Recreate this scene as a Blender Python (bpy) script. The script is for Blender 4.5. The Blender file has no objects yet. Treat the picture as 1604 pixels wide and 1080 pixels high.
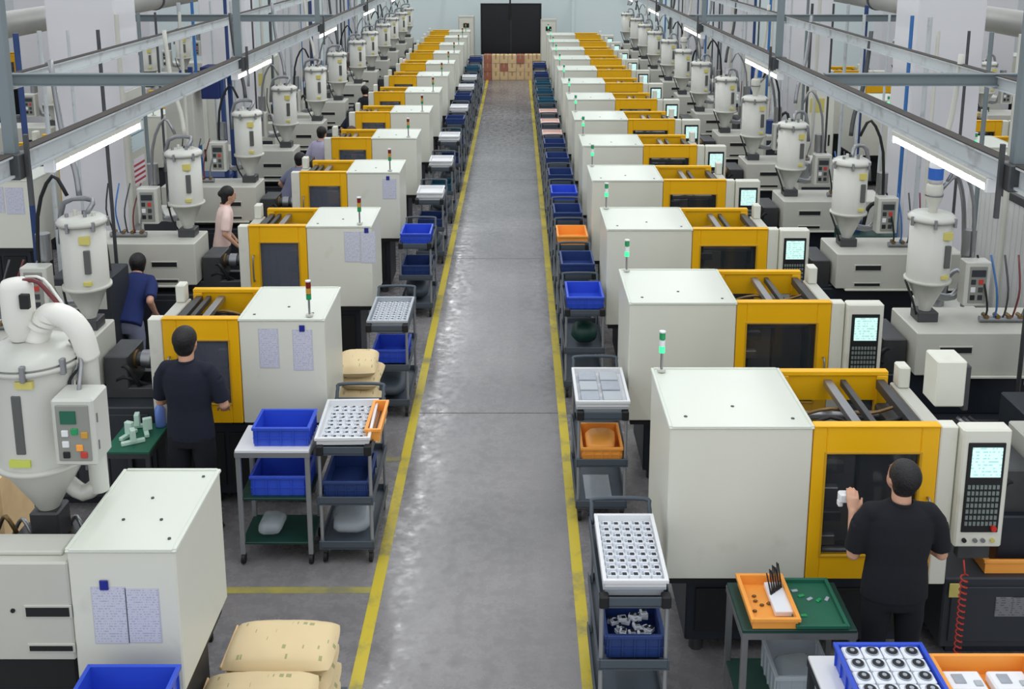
import bpy, math, random
from math import pi, sin, cos, radians, sqrt
from mathutils import Vector, Matrix, noise
random.seed(7)
S = bpy.context.scene
C = bpy.data.collections.new('factory'); S.collection.children.link(C)

# ------------------------------------------------------------------ camera
cam = bpy.data.cameras.new('camera'); co = bpy.data.objects.new('camera', cam); C.objects.link(co)
PITCH = math.atan(345/1650)
co.location = (0, 0, 4.7); co.rotation_euler = (pi/2-PITCH, 0, 0)
cam.sensor_width = 36; cam.lens = 36*1650/1604
cam.shift_x = -6/1604; cam.shift_y = -290/1604; cam.clip_start = .1; cam.clip_end = 200
S.camera = co
# ------------------------------------------------------------------ world, ceiling lamps, exposure
W = bpy.data.worlds.new('world'); S.world = W; W.use_nodes = True
bg = W.node_tree.nodes['Background']; bg.inputs[0].default_value = (.93, .96, 1, 1); bg.inputs[1].default_value = 1.0
def area(x, y, z, sx, sy, e, col=(.97, .99, 1)):
    l = bpy.data.lights.new('ceiling_lamp_light', 'AREA'); l.shape = 'RECTANGLE'; l.size = sx; l.size_y = sy
    l.energy = e; l.color = col
    o = bpy.data.objects.new('ceiling_lamp_light', l); o.location = (x, y, z); C.objects.link(o); return o
for x, e in ((-9, 230), (-2.05, 270), (3.2, 230), (9.6, 230)):
    area(x, 20, 6.6, .35, 40, e)
S.view_settings.view_transform = 'Standard'; S.view_settings.look = 'None'
S.view_settings.gamma = 1; S.view_settings.use_curve_mapping = False; S.view_settings.exposure = 0.0

# ------------------------------------------------------------------ materials
def lin(c): return tuple(((v/255)/12.92 if v/255 <= .04045 else ((v/255+.055)/1.055)**2.4) for v in c)+(1,)
MATS = {}
def mat(name, rgb, rough=.5, metal=0, var=.08, scale=4, bump=0, bscale=60, trans=0, emit=0, alpha=1, dirt=None, spec=.5):
    if name in MATS: return MATS[name]
    m = bpy.data.materials.new(name); m.use_nodes = True; MATS[name] = m
    nt = m.node_tree; n = nt.nodes; L = nt.links; b = n['Principled BSDF']
    c = lin(rgb)
    b.inputs['Roughness'].default_value = rough; b.inputs['Metallic'].default_value = metal
    b.inputs['Specular IOR Level'].default_value = spec
    tc = n.new('ShaderNodeTexCoord')
    if var or dirt:
        nz = n.new('ShaderNodeTexNoise'); nz.inputs['Scale'].default_value = scale; nz.inputs['Detail'].default_value = 5
        L.new(tc.outputs['Object'], nz.inputs['Vector'])
        mx = n.new('ShaderNodeMixRGB'); mx.inputs[1].default_value = tuple(v*(1-var) for v in c[:3])+(1,)
        mx.inputs[2].default_value = tuple(min(1, v*(1+var)) for v in c[:3])+(1,)
        L.new(nz.outputs['Fac'], mx.inputs[0]); out = mx.outputs[0]
        if dirt:
            n2 = n.new('ShaderNodeTexNoise'); n2.inputs['Scale'].default_value = dirt[1]; n2.inputs['Detail'].default_value = 8
            L.new(tc.outputs['Object'], n2.inputs['Vector'])
            r = n.new('ShaderNodeValToRGB'); r.color_ramp.elements[0].position = dirt[2]; r.color_ramp.elements[1].position = dirt[3]
            L.new(n2.outputs['Fac'], r.inputs[0])
            m2 = n.new('ShaderNodeMixRGB'); L.new(r.outputs[0], m2.inputs[0]); L.new(out, m2.inputs[1]); m2.inputs[2].default_value = lin(dirt[0])
            out = m2.outputs[0]
        L.new(out, b.inputs['Base Color'])
    else: b.inputs['Base Color'].default_value = c
    if bump:
        nb = n.new('ShaderNodeTexNoise'); nb.inputs['Scale'].default_value = bscale; nb.inputs['Detail'].default_value = 4
        L.new(tc.outputs['Object'], nb.inputs['Vector'])
        bp = n.new('ShaderNodeBump'); bp.inputs['Strength'].default_value = bump; bp.inputs['Distance'].default_value = .01
        L.new(nb.outputs['Fac'], bp.inputs['Height']); L.new(bp.outputs[0], b.inputs['Normal'])
    if trans: b.inputs['Transmission Weight'].default_value = trans
    if alpha < 1: b.inputs['Alpha'].default_value = alpha
    if emit:
        b.inputs['Emission Color'].default_value = c; b.inputs['Emission Strength'].default_value = emit
    return m
white = mat('machine_white', (222, 223, 210), .42, var=.03, scale=1.5, dirt=((190, 188, 172), 3, .62, .9))
lidw = mat('machine_lid', (216, 221, 209), .33, var=.03, scale=2)
white2 = mat('injection_white', (196, 196, 186), .45, var=.04)
hopw = mat('hopper_enamel', (200, 201, 193), .3, var=.04, scale=3)
yellow = mat('machine_yellow', (240, 182, 6), .4, var=.05, scale=3)
navy = mat('base_navy', (27, 34, 44), .5, var=.25, scale=6)
coal = mat('base_charcoal', (44, 48, 54), .5, var=.15, scale=5)
black = mat('black_rubber', (20, 21, 23), .6, var=.1)
steel = mat('steel', (150, 152, 155), .35, .8, var=.12, scale=10)
dsteel = mat('dark_steel', (80, 82, 84), .45, .6, var=.2, scale=12)
brass = mat('oily_brass', (120, 96, 60), .4, .6, var=.3, scale=20)
rail_m = mat('rail_grey', (186, 192, 194), .5, .0, var=.1, scale=2, dirt=((130, 130, 126), 6, .55, .8))
dust_shade = mat('rail_dust_shade', (62, 58, 54), .9, var=.3, scale=9)  # dark tone is dust plus painted-in shade of the unlit rail top
post_m = mat('post_grey', (112, 124, 128), .5, .0, var=.1)
duct_m = mat('duct_grey', (170, 170, 164), .45, .5, var=.25, scale=1.5)
blue = mat('crate_blue', (50, 84, 206), .42, var=.08)
blue2 = mat('crate_navy', (38, 62, 120), .45, var=.1)
teal = mat('crate_teal', (34, 92, 118), .45, var=.1)
orange = mat('crate_orange', (246, 166, 72), .42, var=.08)
pink = mat('tray_pink', (226, 196, 186), .5, var=.05)
traym = mat('tray_white', (228, 230, 232), .4, var=.04)
trayg = mat('tray_grey', (176, 182, 188), .4, var=.06)
slate = mat('cart_slate', (74, 84, 94), .5, var=.1)
alu = mat('cart_alu', (170, 174, 178), .35, .6, var=.08)
green = mat('mat_green', (26, 96, 74), .55, var=.12)
dgreen = mat('dark_green', (16, 58, 50), .5, var=.15)
partw = mat('part_white', (236, 240, 246), .35, var=.03)
partg = mat('part_grey', (160, 168, 178), .35, var=.15, scale=20)
cyanm = mat('pipe_blue', (52, 108, 172), .45, var=.1)
pbl = mat('pipe_navy', (34, 60, 112), .45, var=.1)
glassd = mat('window_glass', (60, 66, 72), .05, var=0, alpha=.3, spec=.8)
clearp = mat('clear_plastic', (205, 215, 222), .15, var=0, alpha=.42, bump=.4, bscale=14)
red = mat('red_plastic', (206, 44, 36), .4, var=0)
oran = mat('orange_cable', (190, 60, 50), .5, var=0)
redl = mat('lamp_red', (120, 20, 16), .25, var=0)
greenl = mat('lamp_green', (70, 235, 150), .25, var=0, emit=.9)
green_off = mat('lamp_green_off', (30, 150, 90), .25, var=0)
amber = mat('lamp_amber', (200, 150, 60), .25, var=0)
tube_m = mat('tube_glow', (248, 252, 255), .3, var=0, emit=20)
hosew = mat('hose_white', (226, 226, 218), .45, var=.04)
hoser = mat('hose_wine', (110, 42, 48), .4, var=.1)
wall_m = mat('wall_paint', (222, 235, 234), .8, var=.04, scale=.5)
col_m = mat('column_paint', (214, 214, 217), .75, var=.03, scale=1)
kraft = mat('kraft_box', (226, 194, 146), .8, var=.25, scale=5)
rosy = mat('rosy_box', (176, 110, 90), .8, var=.15, scale=5)
tvm = mat('board_black', (14, 18, 26), .35, var=.1)
clothn = mat('cloth_navy', (22, 28, 44), .9, var=.2, scale=6, bump=.3, bscale=9)
clothk = mat('cloth_black', (15, 18, 26), .9, var=.2, scale=6, bump=.3, bscale=9)
clothb = mat('cloth_blue', (26, 42, 96), .9, var=.15, scale=6, bump=.3, bscale=9)
clothg = mat('cloth_greyblue', (120, 124, 148), .9, var=.15, scale=6, bump=.3, bscale=9)
clothp = mat('cloth_peach', (244, 216, 208), .9, var=.1, scale=6, bump=.3, bscale=9)
clothl = mat('cloth_lilac', (176, 172, 198), .9, var=.1, scale=6, bump=.3, bscale=9)
clothd = mat('cloth_dark', (52, 48, 56), .9, var=.1, scale=6, bump=.3, bscale=9)
skin = mat('skin', (206, 158, 132), .5, var=.05, scale=8)
hairm = mat('hair_black', (16, 14, 16), .5, var=.3, scale=40, bump=.6, bscale=90)
hairb = mat('hair_brown', (74, 42, 34), .5, var=.3, scale=40, bump=.6, bscale=90)
eyem = mat('eye_dark', (30, 24, 22), .2, var=0); lipm = mat('lips', (168, 96, 88), .5, var=0)
bluelab = mat('label_blue', (40, 100, 190), .5, var=0)
yellab = mat('label_yellow', (206, 196, 110), .5, var=0)
corr = mat('curtain_grey', (205, 206, 204), .6, var=.06)

def floor_mat(name='floor_concrete'):
    m = bpy.data.materials.new(name); m.use_nodes = True; nt = m.node_tree; n = nt.nodes; L = nt.links; b = n['Principled BSDF']
    tc = n.new('ShaderNodeTexCoord'); geo = n.new('ShaderNodeNewGeometry')
    def nz(s, d=6, ro=.55):
        q = n.new('ShaderNodeTexNoise'); q.inputs['Scale'].default_value = s; q.inputs['Detail'].default_value = d; q.inputs['Roughness'].default_value = ro
        L.new(geo.outputs['Position'], q.inputs['Vector']); return q
    a = nz(.55); r = n.new('ShaderNodeValToRGB'); r.color_ramp.elements[0].color = lin((112, 110, 112)); r.color_ramp.elements[1].color = lin((146, 143, 144))
    r.color_ramp.elements[0].position = .3; r.color_ramp.elements[1].position = .7; L.new(a.outputs['Fac'], r.inputs[0])
    f = nz(9, 10, .7); r2 = n.new('ShaderNodeValToRGB'); r2.color_ramp.elements[0].color = (.72, .72, .72, 1); r2.color_ramp.elements[0].position = .28
    r2.color_ramp.elements[1].position = .55; L.new(f.outputs['Fac'], r2.inputs[0])
    mx = n.new('ShaderNodeMixRGB'); mx.blend_type = 'MULTIPLY'; mx.inputs[0].default_value = .7; L.new(r.outputs[0], mx.inputs[1]); L.new(r2.outputs[0], mx.inputs[2])
    v = n.new('ShaderNodeTexVoronoi'); v.inputs['Scale'].default_value = 3.2; L.new(geo.outputs['Position'], v.inputs['Vector'])
    r3 = n.new('ShaderNodeValToRGB'); r3.color_ramp.elements[0].position = .035; r3.color_ramp.elements[0].color = (.25, .25, .26, 1); r3.color_ramp.elements[1].position = .055
    L.new(v.outputs['Distance'], r3.inputs[0])
    sel = nz(1.7, 2); sr = n.new('ShaderNodeValToRGB'); sr.color_ramp.elements[0].position = .56; sr.color_ramp.elements[1].position = .6; L.new(sel.outputs['Fac'], sr.inputs[0])
    m3 = n.new('ShaderNodeMixRGB'); m3.blend_type = 'MULTIPLY'; L.new(sr.outputs[0], m3.inputs[0]); L.new(mx.outputs[0], m3.inputs[1]); L.new(r3.outputs[0], m3.inputs[2])
    L.new(m3.outputs[0], b.inputs['Base Color'])
    rr = n.new('ShaderNodeMapRange'); rr.inputs[1].default_value = .35; rr.inputs[2].default_value = .65; rr.inputs[3].default_value = .09; rr.inputs[4].default_value = .42; L.new(f.outputs['Fac'], rr.inputs[0]); L.new(rr.outputs[0], b.inputs['Roughness'])
    b.inputs['Specular IOR Level'].default_value = .75; bn = nz(2.3, 3); bp = n.new('ShaderNodeBump'); bp.inputs['Strength'].default_value = .35; bp.inputs['Distance'].default_value = .02
    L.new(bn.outputs['Fac'], bp.inputs['Height']); L.new(bp.outputs[0], b.inputs['Normal'])
    return m
def paint_mat(name, c1, c2, lo, hi):
    m = bpy.data.materials.new(name); m.use_nodes = True; nt = m.node_tree; n = nt.nodes; L = nt.links; b = n['Principled BSDF']
    geo = n.new('ShaderNodeNewGeometry'); q = n.new('ShaderNodeTexNoise'); q.inputs['Scale'].default_value = 2.5; q.inputs['Detail'].default_value = 10; q.inputs['Roughness'].default_value = .7
    L.new(geo.outputs['Position'], q.inputs['Vector']); r = n.new('ShaderNodeValToRGB'); r.color_ramp.elements[0].position = lo; r.color_ramp.elements[1].position = hi
    r.color_ramp.elements[0].color = lin(c1); r.color_ramp.elements[1].color = lin(c2); L.new(q.outputs['Fac'], r.inputs[0]); L.new(r.outputs[0], b.inputs['Base Color'])
    b.inputs['Roughness'].default_value = .4; return m
def rows_mat(name, base, ink, vaxis, k, wx=30, th=.52, emit=0, rough=.6):
    """flat print: broken rows of illegible marks"""
    m = bpy.data.materials.new(name); m.use_nodes = True; nt = m.node_tree; n = nt.nodes; L = nt.links; b = n['Principled BSDF']
    tc = n.new('ShaderNodeTexCoord'); sp = n.new('ShaderNodeSeparateXYZ'); L.new(tc.outputs['Generated'], sp.inputs[0])
    mu = n.new('ShaderNodeMath'); mu.operation = 'MULTIPLY'; mu.inputs[1].default_value = k; L.new(sp.outputs[vaxis], mu.inputs[0])
    fr = n.new('ShaderNodeMath'); fr.operation = 'FRACT'; L.new(mu.outputs[0], fr.inputs[0])
    gt = n.new('ShaderNodeMath'); gt.operation = 'GREATER_THAN'; gt.inputs[1].default_value = .55; L.new(fr.outputs[0], gt.inputs[0])
    fl = n.new('ShaderNodeMath'); fl.operation = 'FLOOR'; L.new(mu.outputs[0], fl.inputs[0])
    cb = n.new('ShaderNodeCombineXYZ'); mx_ = n.new('ShaderNodeMath'); mx_.operation = 'MULTIPLY'; mx_.inputs[1].default_value = wx
    L.new(sp.outputs['X'], mx_.inputs[0]); L.new(mx_.outputs[0], cb.inputs[0]); L.new(fl.outputs[0], cb.inputs[1])
    nz = n.new('ShaderNodeTexNoise'); nz.inputs['Scale'].default_value = .6; nz.inputs['Detail'].default_value = 3; L.new(cb.outputs[0], nz.inputs['Vector'])
    g2 = n.new('ShaderNodeMath'); g2.operation = 'GREATER_THAN'; g2.inputs[1].default_value = th; L.new(nz.outputs['Fac'], g2.inputs[0])
    an = n.new('ShaderNodeMath'); an.operation = 'MULTIPLY'; L.new(gt.outputs[0], an.inputs[0]); L.new(g2.outputs[0], an.inputs[1])
    mx = n.new('ShaderNodeMixRGB'); L.new(an.outputs[0], mx.inputs[0]); mx.inputs[1].default_value = lin(base); mx.inputs[2].default_value = lin(ink)
    L.new(mx.outputs[0], b.inputs['Base Color']); b.inputs['Roughness'].default_value = rough
    if emit: L.new(mx.outputs[0], b.inputs['Emission Color']); b.inputs['Emission Strength'].default_value = emit
    return m
floor_m = floor_mat()
line_m = paint_mat('line_yellow', (150, 142, 84), (206, 186, 52), .36, .5)
line2_m = paint_mat('line_worn', (134, 132, 104), (176, 166, 84), .4, .62)
paper_m = rows_mat('paper_print', (206, 208, 222), (172, 176, 194), 'Z', 22)
screen_m = rows_mat('panel_screen', (196, 232, 226), (150, 196, 196), 'Z', 9, 14, .5, emit=.75, rough=.3)
poster_m = rows_mat('poster_print', (206, 222, 226), (110, 150, 160), 'Z', 14, 10, .5)
sack_m = rows_mat('sack_kraft', (226, 204, 160), (168, 166, 118), 'Y', 6, 16, .6, rough=.85)
plate_m = rows_mat('plate_print', (120, 122, 126), (90, 92, 96), 'Z', 8, 10, .5)

# ------------------------------------------------------------------ mesh builder
class MB:
    def __init__(s): s.v = []; s.f = []; s.sm = []
    def add(s, v, f, sm=False):
        o = len(s.v); s.v += [tuple(p) for p in v]; s.f += [tuple(i+o for i in q) for q in f]; s.sm += [sm]*len(f); return s
    def box(s, x0, x1, y0, y1, z0, z1, c=0):
        if x1 < x0: x0, x1 = x1, x0
        if y1 < y0: y0, y1 = y1, y0
        if z1 < z0: z0, z1 = z1, z0
        if c <= 0:
            v = [(x, y, z) for z in (z0, z1) for y in (y0, y1) for x in (x0, x1)]
            return s.add(v, [(0, 2, 3, 1), (4, 5, 7, 6), (0, 1, 5, 4), (2, 6, 7, 3), (0, 4, 6, 2), (1, 3, 7, 5)])
        c = min(c, (x1-x0)*.45, (y1-y0)*.45, (z1-z0)*.45)
        X = (x0, x1); Y = (y0, y1); Z = (z0, z1); v = []; idx = {}
        for i in (0, 1):
            for j in (0, 1):
                for k in (0, 1):
                    sx, sy, sz = 1-2*i, 1-2*j, 1-2*k
                    idx[i, j, k, 0] = len(v); v.append((X[i], Y[j]+c*sy, Z[k]+c*sz))
                    idx[i, j, k, 1] = len(v); v.append((X[i]+c*sx, Y[j], Z[k]+c*sz))
                    idx[i, j, k, 2] = len(v); v.append((X[i]+c*sx, Y[j]+c*sy, Z[k]))
        f = []
        g = lambda *a: idx[a]
        f.append((g(0,0,0,0), g(0,0,1,0), g(0,1,1,0), g(0,1,0,0))); f.append((g(1,0,0,0), g(1,1,0,0), g(1,1,1,0), g(1,0,1,0)))
        f.append((g(0,0,0,1), g(1,0,0,1), g(1,0,1,1), g(0,0,1,1))); f.append((g(0,1,0,1), g(0,1,1,1), g(1,1,1,1), g(1,1,0,1)))
        f.append((g(0,0,0,2), g(0,1,0,2), g(1,1,0,2), g(1,0,0,2))); f.append((g(0,0,1,2), g(1,0,1,2), g(1,1,1,2), g(0,1,1,2)))
        cx, cy, cz = (x0+x1)/2, (y0+y1)/2, (z0+z1)/2
        def orient(q):
            p = [Vector(v[i]) for i in q]; nn = (p[1]-p[0]).cross(p[2]-p[0]); m = sum(p, Vector())/len(p)-Vector((cx, cy, cz))
            return q if nn.dot(m) > 0 else tuple(reversed(q))
        for i in (0, 1):
            for j in (0, 1):
                f.append((g(i,j,0,0), g(i,j,1,0), g(i,j,1,1), g(i,j,0,1)))
            for k in (0, 1):
                f.append((g(i,0,k,0), g(i,1,k,0), g(i,1,k,2), g(i,0,k,2)))
        for j in (0, 1):
            for k in (0, 1):
                f.append((g(0,j,k,1), g(1,j,k,1), g(1,j,k,2), g(0,j,k,2)))
        for i in (0, 1):
            for j in (0, 1):
                for k in (0, 1): f.append((g(i,j,k,0), g(i,j,k,1), g(i,j,k,2)))
        return s.add(v, [orient(q) for q in f])
    def cyl(s, p0, p1, r0, r1=None, n=16, cap=True):
        r1 = r0 if r1 is None else r1
        p0 = Vector(p0); p1 = Vector(p1); d = (p1-p0).normalized()
        a = d.orthogonal().normalized(); b = d.cross(a); v = []
        for p, r in ((p0, r0), (p1, r1)):
            for i in range(n): t = 2*pi*i/n; v.append(p+a*r*cos(t)+b*r*sin(t))
        s.add(v, [(i, (i+1) % n, n+(i+1) % n, n+i) for i in range(n)], True)
        if cap: s.add(v, [tuple(reversed(range(n))), tuple(range(n, 2*n))])
        return s
    def lathe(s, prof, x=0, y=0, n=24):
        v = []; f = []
        for r, z in prof:
            for i in range(n): t = 2*pi*i/n; v.append((x+r*cos(t), y+r*sin(t), z))
        for k in range(len(prof)-1):
            for i in range(n): j = (i+1) % n; f.append((k*n+i, k*n+j, (k+1)*n+j, (k+1)*n+i))
        return s.add(v, f, True)
    def tube(s, pts, r, n=8, smooth=3):
        P = [Vector(p) for p in pts]
        if smooth and len(P) > 2:
            Q = []
            for i in range(len(P)-1):
                a = P[max(i-1, 0)]; b = P[i]; c = P[i+1]; d = P[min(i+2, len(P)-1)]
                for k in range(smooth):
                    t = k/smooth
                    Q.append(.5*((2*b)+(c-a)*t+(2*a-5*b+4*c-d)*t*t+(3*b-a-3*c+d)*t**3))
            Q.append(P[-1]); P = Q
        v = []; f = []; up = None
        for i, p in enumerate(P):
            d = (P[min(i+1, len(P)-1)]-P[max(i-1, 0)]).normalized()
            if up is None: up = d.orthogonal().normalized()
            a = (up-d*up.dot(d)); a = a.normalized() if a.length > 1e-6 else d.orthogonal().normalized(); up = a; b = d.cross(a)
            for k in range(n): t = 2*pi*k/n; v.append(p+a*r*cos(t)+b*r*sin(t))
        for i in range(len(P)-1):
            for k in range(n): j = (k+1) % n; f.append((i*n+k, i*n+j, (i+1)*n+j, (i+1)*n+k))
        f.append(tuple(reversed(range(n)))); m = (len(P)-1)*n; f.append(tuple(range(m, m+n)))
        return s.add(v, f, True)
    def ell(s, c, r, rot=None, n=14, m=10):
        v = []; f = []
        for j in range(m+1):
            ph = pi*j/m
            for i in range(n):
                t = 2*pi*i/n; p = Vector((r[0]*sin(ph)*cos(t), r[1]*sin(ph)*sin(t), r[2]*cos(ph)))
                if rot: p = rot @ p
                v.append(p+Vector(c))
        for j in range(m):
            for i in range(n): k = (i+1) % n; f.append((j*n+i, (j+1)*n+i, (j+1)*n+k, j*n+k))
        return s.add(v, f, True)
    def loft(s, rings, side=(1, 0, 0), n=18):
        v = []; f = []; P = [Vector(r[0]) for r in rings]
        for i, (c, rx, ry) in enumerate(rings):
            d = (P[min(i+1, len(P)-1)]-P[max(i-1, 0)]).normalized(); a = Vector(side); a = (a-d*a.dot(d)).normalized(); b = d.cross(a)
            for k in range(n): t = 2*pi*k/n; v.append(P[i]+a*rx*cos(t)+b*ry*sin(t))
        for i in range(len(P)-1):
            for k in range(n): j = (k+1) % n; f.append((i*n+k, i*n+j, (i+1)*n+j, (i+1)*n+k))
        f.append(tuple(reversed(range(n)))); m = (len(P)-1)*n; f.append(tuple(range(m, m+n)))
        return s.add(v, f, True)
    def build(s, name, m, parent=None, loc=(0, 0, 0), rz=0, mir=False, kind=None):
        me = bpy.data.meshes.new(name)
        v = [(-p[0], p[1], p[2]) for p in s.v] if mir else s.v
        f = [tuple(reversed(q)) for q in s.f] if mir else s.f
        me.from_pydata(v, [], f); me.polygons.foreach_set('use_smooth', s.sm); me.materials.append(m); me.update()
        o = bpy.data.objects.new(name, me); C.objects.link(o); o.location = loc; o.rotation_euler = (0, 0, rz)
        if parent is not None: o.parent = parent
        if kind: o['kind'] = kind
        return o
def B(*a): return MB().box(*a)
def empty(name, loc=(0, 0, 0), rz=0):
    o = bpy.data.objects.new(name, None); o.empty_display_size = .1; C.objects.link(o); o.location = loc; o.rotation_euler = (0, 0, rz); return o
def tag(o, label, cat, group=None):
    o['label'] = label; o['category'] = cat
    if group: o['group'] = group
    elif 'group' in o: del o['group']
    return o
def kids(o): return [c for c in KID.get(o.name, [])]
KID = {}
def index():
    KID.clear()
    for o in C.objects:
        if o.parent: KID.setdefault(o.parent.name, []).append(o)
def copy_tree(o, parent=None):
    c = o.copy(); C.objects.link(c)
    if parent is not None: c.parent = parent
    for k in o.children: copy_tree(k, c)
    return c
ORD = 'first second third fourth fifth sixth seventh eighth ninth tenth eleventh twelfth thirteenth fourteenth fifteenth sixteenth seventeenth eighteenth nineteenth twentieth twenty-first twenty-second twenty-third twenty-fourth'.split()

# ------------------------------------------------------------------ setting
fl = B(-18, 18, -1, 40, -.2, -.02).build('floor', mat('floor_joint', (88, 88, 92), .8)); fl['kind'] = 'structure'
ys = [-1, 4.55, 9.92, 15.2, 20.5, 25.8, 31.1, 40]; xs = [-18, -12, -6, -2.6, 2.6, 6, 12, 18]
for i in range(len(ys)-1):
    for j in range(len(xs)-1):
        B(xs[j]+.004, xs[j+1]-.004, ys[i]+.006, ys[i+1]-.006, -.02, 0, .003).build('slab', floor_m, fl)
def struct(o): o['kind'] = 'structure'; return o
struct(B(-18, 18, 39.2, 39.4, 0, 7).build('wall_back', wall_m))
for i, x in enumerate((-4.6, 2.05, 5.6)):
    struct(B(x, x+.12, 39.1, 39.2, 0, 7, .01).build('trim_%d' % (i+10), wall_m))
struct(B(-18.2, -18, -1, 39.4, 0, 7).build('wall_left', col_m)); struct(B(18, 18.2, -1, 39.4, 0, 7).build('wall_right', col_m))
def strip(n, x0, y0, x1, y1, w, m):
    a = Vector((x0, y0, 0)); b = Vector((x1, y1, 0)); d = (b-a).normalized(); p = Vector((-d.y, d.x, 0))*w/2
    v = [a-p, b-p, b+p, a+p]; v = [q+Vector((0, 0, .0004)) for q in v]+[q+Vector((0, 0, .0022)) for q in v]
    return struct(MB().add(v, [(0, 3, 2, 1), (4, 5, 6, 7), (0, 1, 5, 4), (1, 2, 6, 5), (2, 3, 7, 6), (3, 0, 4, 7)]).build('trim_%d' % n, m))
strip(1, -1.035, 2, -.965, 38, .085, line_m); strip(2, .465, 2, .485, 38, .085, line_m)
strip(3, -2.3, 6.95, -1.07, 6.95, .075, line2_m); strip(4, -1.7, 5.62, -1.09, 5.62, .075, line2_m); strip(5, -1.7, 8.95, -1.06, 8.95, .07, line2_m)

# columns
n = 20
for side, X in ((-1, 5.0), (1, 5.0)):
    for k, y in enumerate((13.2, 19.6, 26.0, 32.4)):
        x0, x1 = sorted((side*X, side*(X+.86)))
        t = empty('column', ((x0+x1)/2, y, 0)); w = (x1-x0)/2
        tag(t, '%s square painted column from the front, %s of the aisle' % (ORD[k], 'left' if side < 0 else 'right'), 'column')
        B(-w, w, 0, .75, 0, 7, .015).build('shaft', col_m, t)
        B(-w-.02, w+.02, -.02, .77, 0, .5, .01).build('base_guard', mat('guard_grey', (150, 152, 156), .6), t)
    for k, y in enumerate((19.6, 26, 32.4)):
        x0, x1 = sorted((side*11.2, side*12.3))
        tag(B(x0, x1, y, y+.8, 0, 7, .015).build('column', col_m), '%s far column beyond the outer machines on the %s' % (ORD[k], 'left' if side < 0 else 'right'), 'column')
# poster on left column aisle side
t = empty('notice_board', (-4.985, 13.25, 1.05)); tag(t, 'tall narrow notice board on the left near column with printed sheets', 'board')
B(0, .03, 0, .62, 0, 1.75, .005).build('board', white2, t)
B(.03, .036, .08, .54, .95, 1.6).build('sheet', poster_m, t); B(.03, .036, .1, .5, .5, .85).build('sheet', rows_mat('poster_red', (222, 214, 220), (170, 60, 66), 'Z', 5, 6, .5), t)

# overhead rails, posts, lamps, beams, ducts
for side, nm in ((-1, 'left'), (1, 'right')):
    for k, X in enumerate((2.49 if side < 0 else 2.36, 3.95 if side < 0 else 3.76)):
        t = empty('overhead_rail', (side*X, 0, 3.56)); tag(t, '%s overhead steel channel rail running down the %s side' % (('inner lamp-carrying', 'outer bare')[k], nm), 'rail')
        mb = MB(); mb.box(-.012, .012, 2.2, 38.8, 0, .1, .003); mb.box(-.035, .035, 2.2, 38.8, -.006, .006); mb.box(-.035, .035, 2.2, 38.8, .092, .102); mb.build('channel', rail_m, t)
        B(-.034, .034, 2.2, 38.8, .102, .109).build('dust_shade_layer', dust_shade, t)  # thin dark strip: dust, with the top flange's shade put into its colour
        if k == 0:
            for y in (5.1 if side < 0 else 4.85, 9.45, 13.3, 17.3, 21.3, 25.3, 29.3, 33.3):
                p = B(-.028, .028, y-.028, y+.028, .102, 3.2, .004).build('post', post_m, t)
                B(-.06, .06, y-.06, y+.06, -.02, .11, .006).build('clamp_plate', dsteel, p)
                B(-.075*side-.01, -.075*side+.01, y-.01, y+.01, -.16, .2).build('hanger_rod', dsteel, p)
    for k, (y, x1) in enumerate(((8.15, 12.5), (14.7, 12.5), (21, 12.5), (27.2, 12.5))):
        a, b = sorted((side*(2.49 if side < 0 else 2.36)+side*.04, side*x1))
        t = empty('cross_beam', ((a+b)/2, y, 3.59)); w = (b-a)/2; tag(t, '%s grey cross beam from the front on the %s' % (ORD[k], nm), 'beam')
        mb = MB(); mb.box(-w, w, -.004, .004, 0, .085); mb.box(-w, w, -.035, .035, -.005, .004); mb.box(-w, w, -.035, .035, .081, .09); mb.build('channel', post_m, t)
        for q in (-.35, .3):
            B(w*q*side-.012, w*q*side+.012, -.012, .012, .09, 2.6).build('hanger_rod', dsteel, t)
    # round duct
    t = empty('air_duct', (side*6.45, 0, 3.64)); tag(t, 'large round galvanised air duct overhead at the upper %s' % nm, 'duct')
    for y in range(4, 35, 3): 
        MB().cyl((0, y, 0), (0, y+2.96, 0), .17, n=20).build('duct_section', duct_m, t)
        MB().cyl((0, y+2.94, 0), (0, y+3.02, 0), .185, n=20).build('joint_ring', dsteel, t)
    # lamps
    X = 2.49 if side < 0 else 2.34
    for k, y in enumerate((5.52 if side < 0 else 5.06, 9.3, 13.25, 17.2, 21.1, 25, 29, 33)):
        t = empty('tube_lamp', (side*X, y, 3.50)); tag(t, '%s glowing tube lamp from the front under the %s rail' % (ORD[k], nm), 'lamp', 'tube lamps under the %s rail' % nm)
        L_ = 1.28
        B(-.035, .035, -.02, L_+.02, .022, .055, .006).build('housing', white2, t)
        MB().cyl((0, 0, 0), (0, L_, 0), .024, n=10).build('tube', tube_m, t)
        B(-.03, .03, -.03, .0, -.022, .05, .004).build('end_cap', traym, t); B(-.03, .03, L_, L_+.03, -.022, .05, .004).build('end_cap', traym, t)

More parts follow.
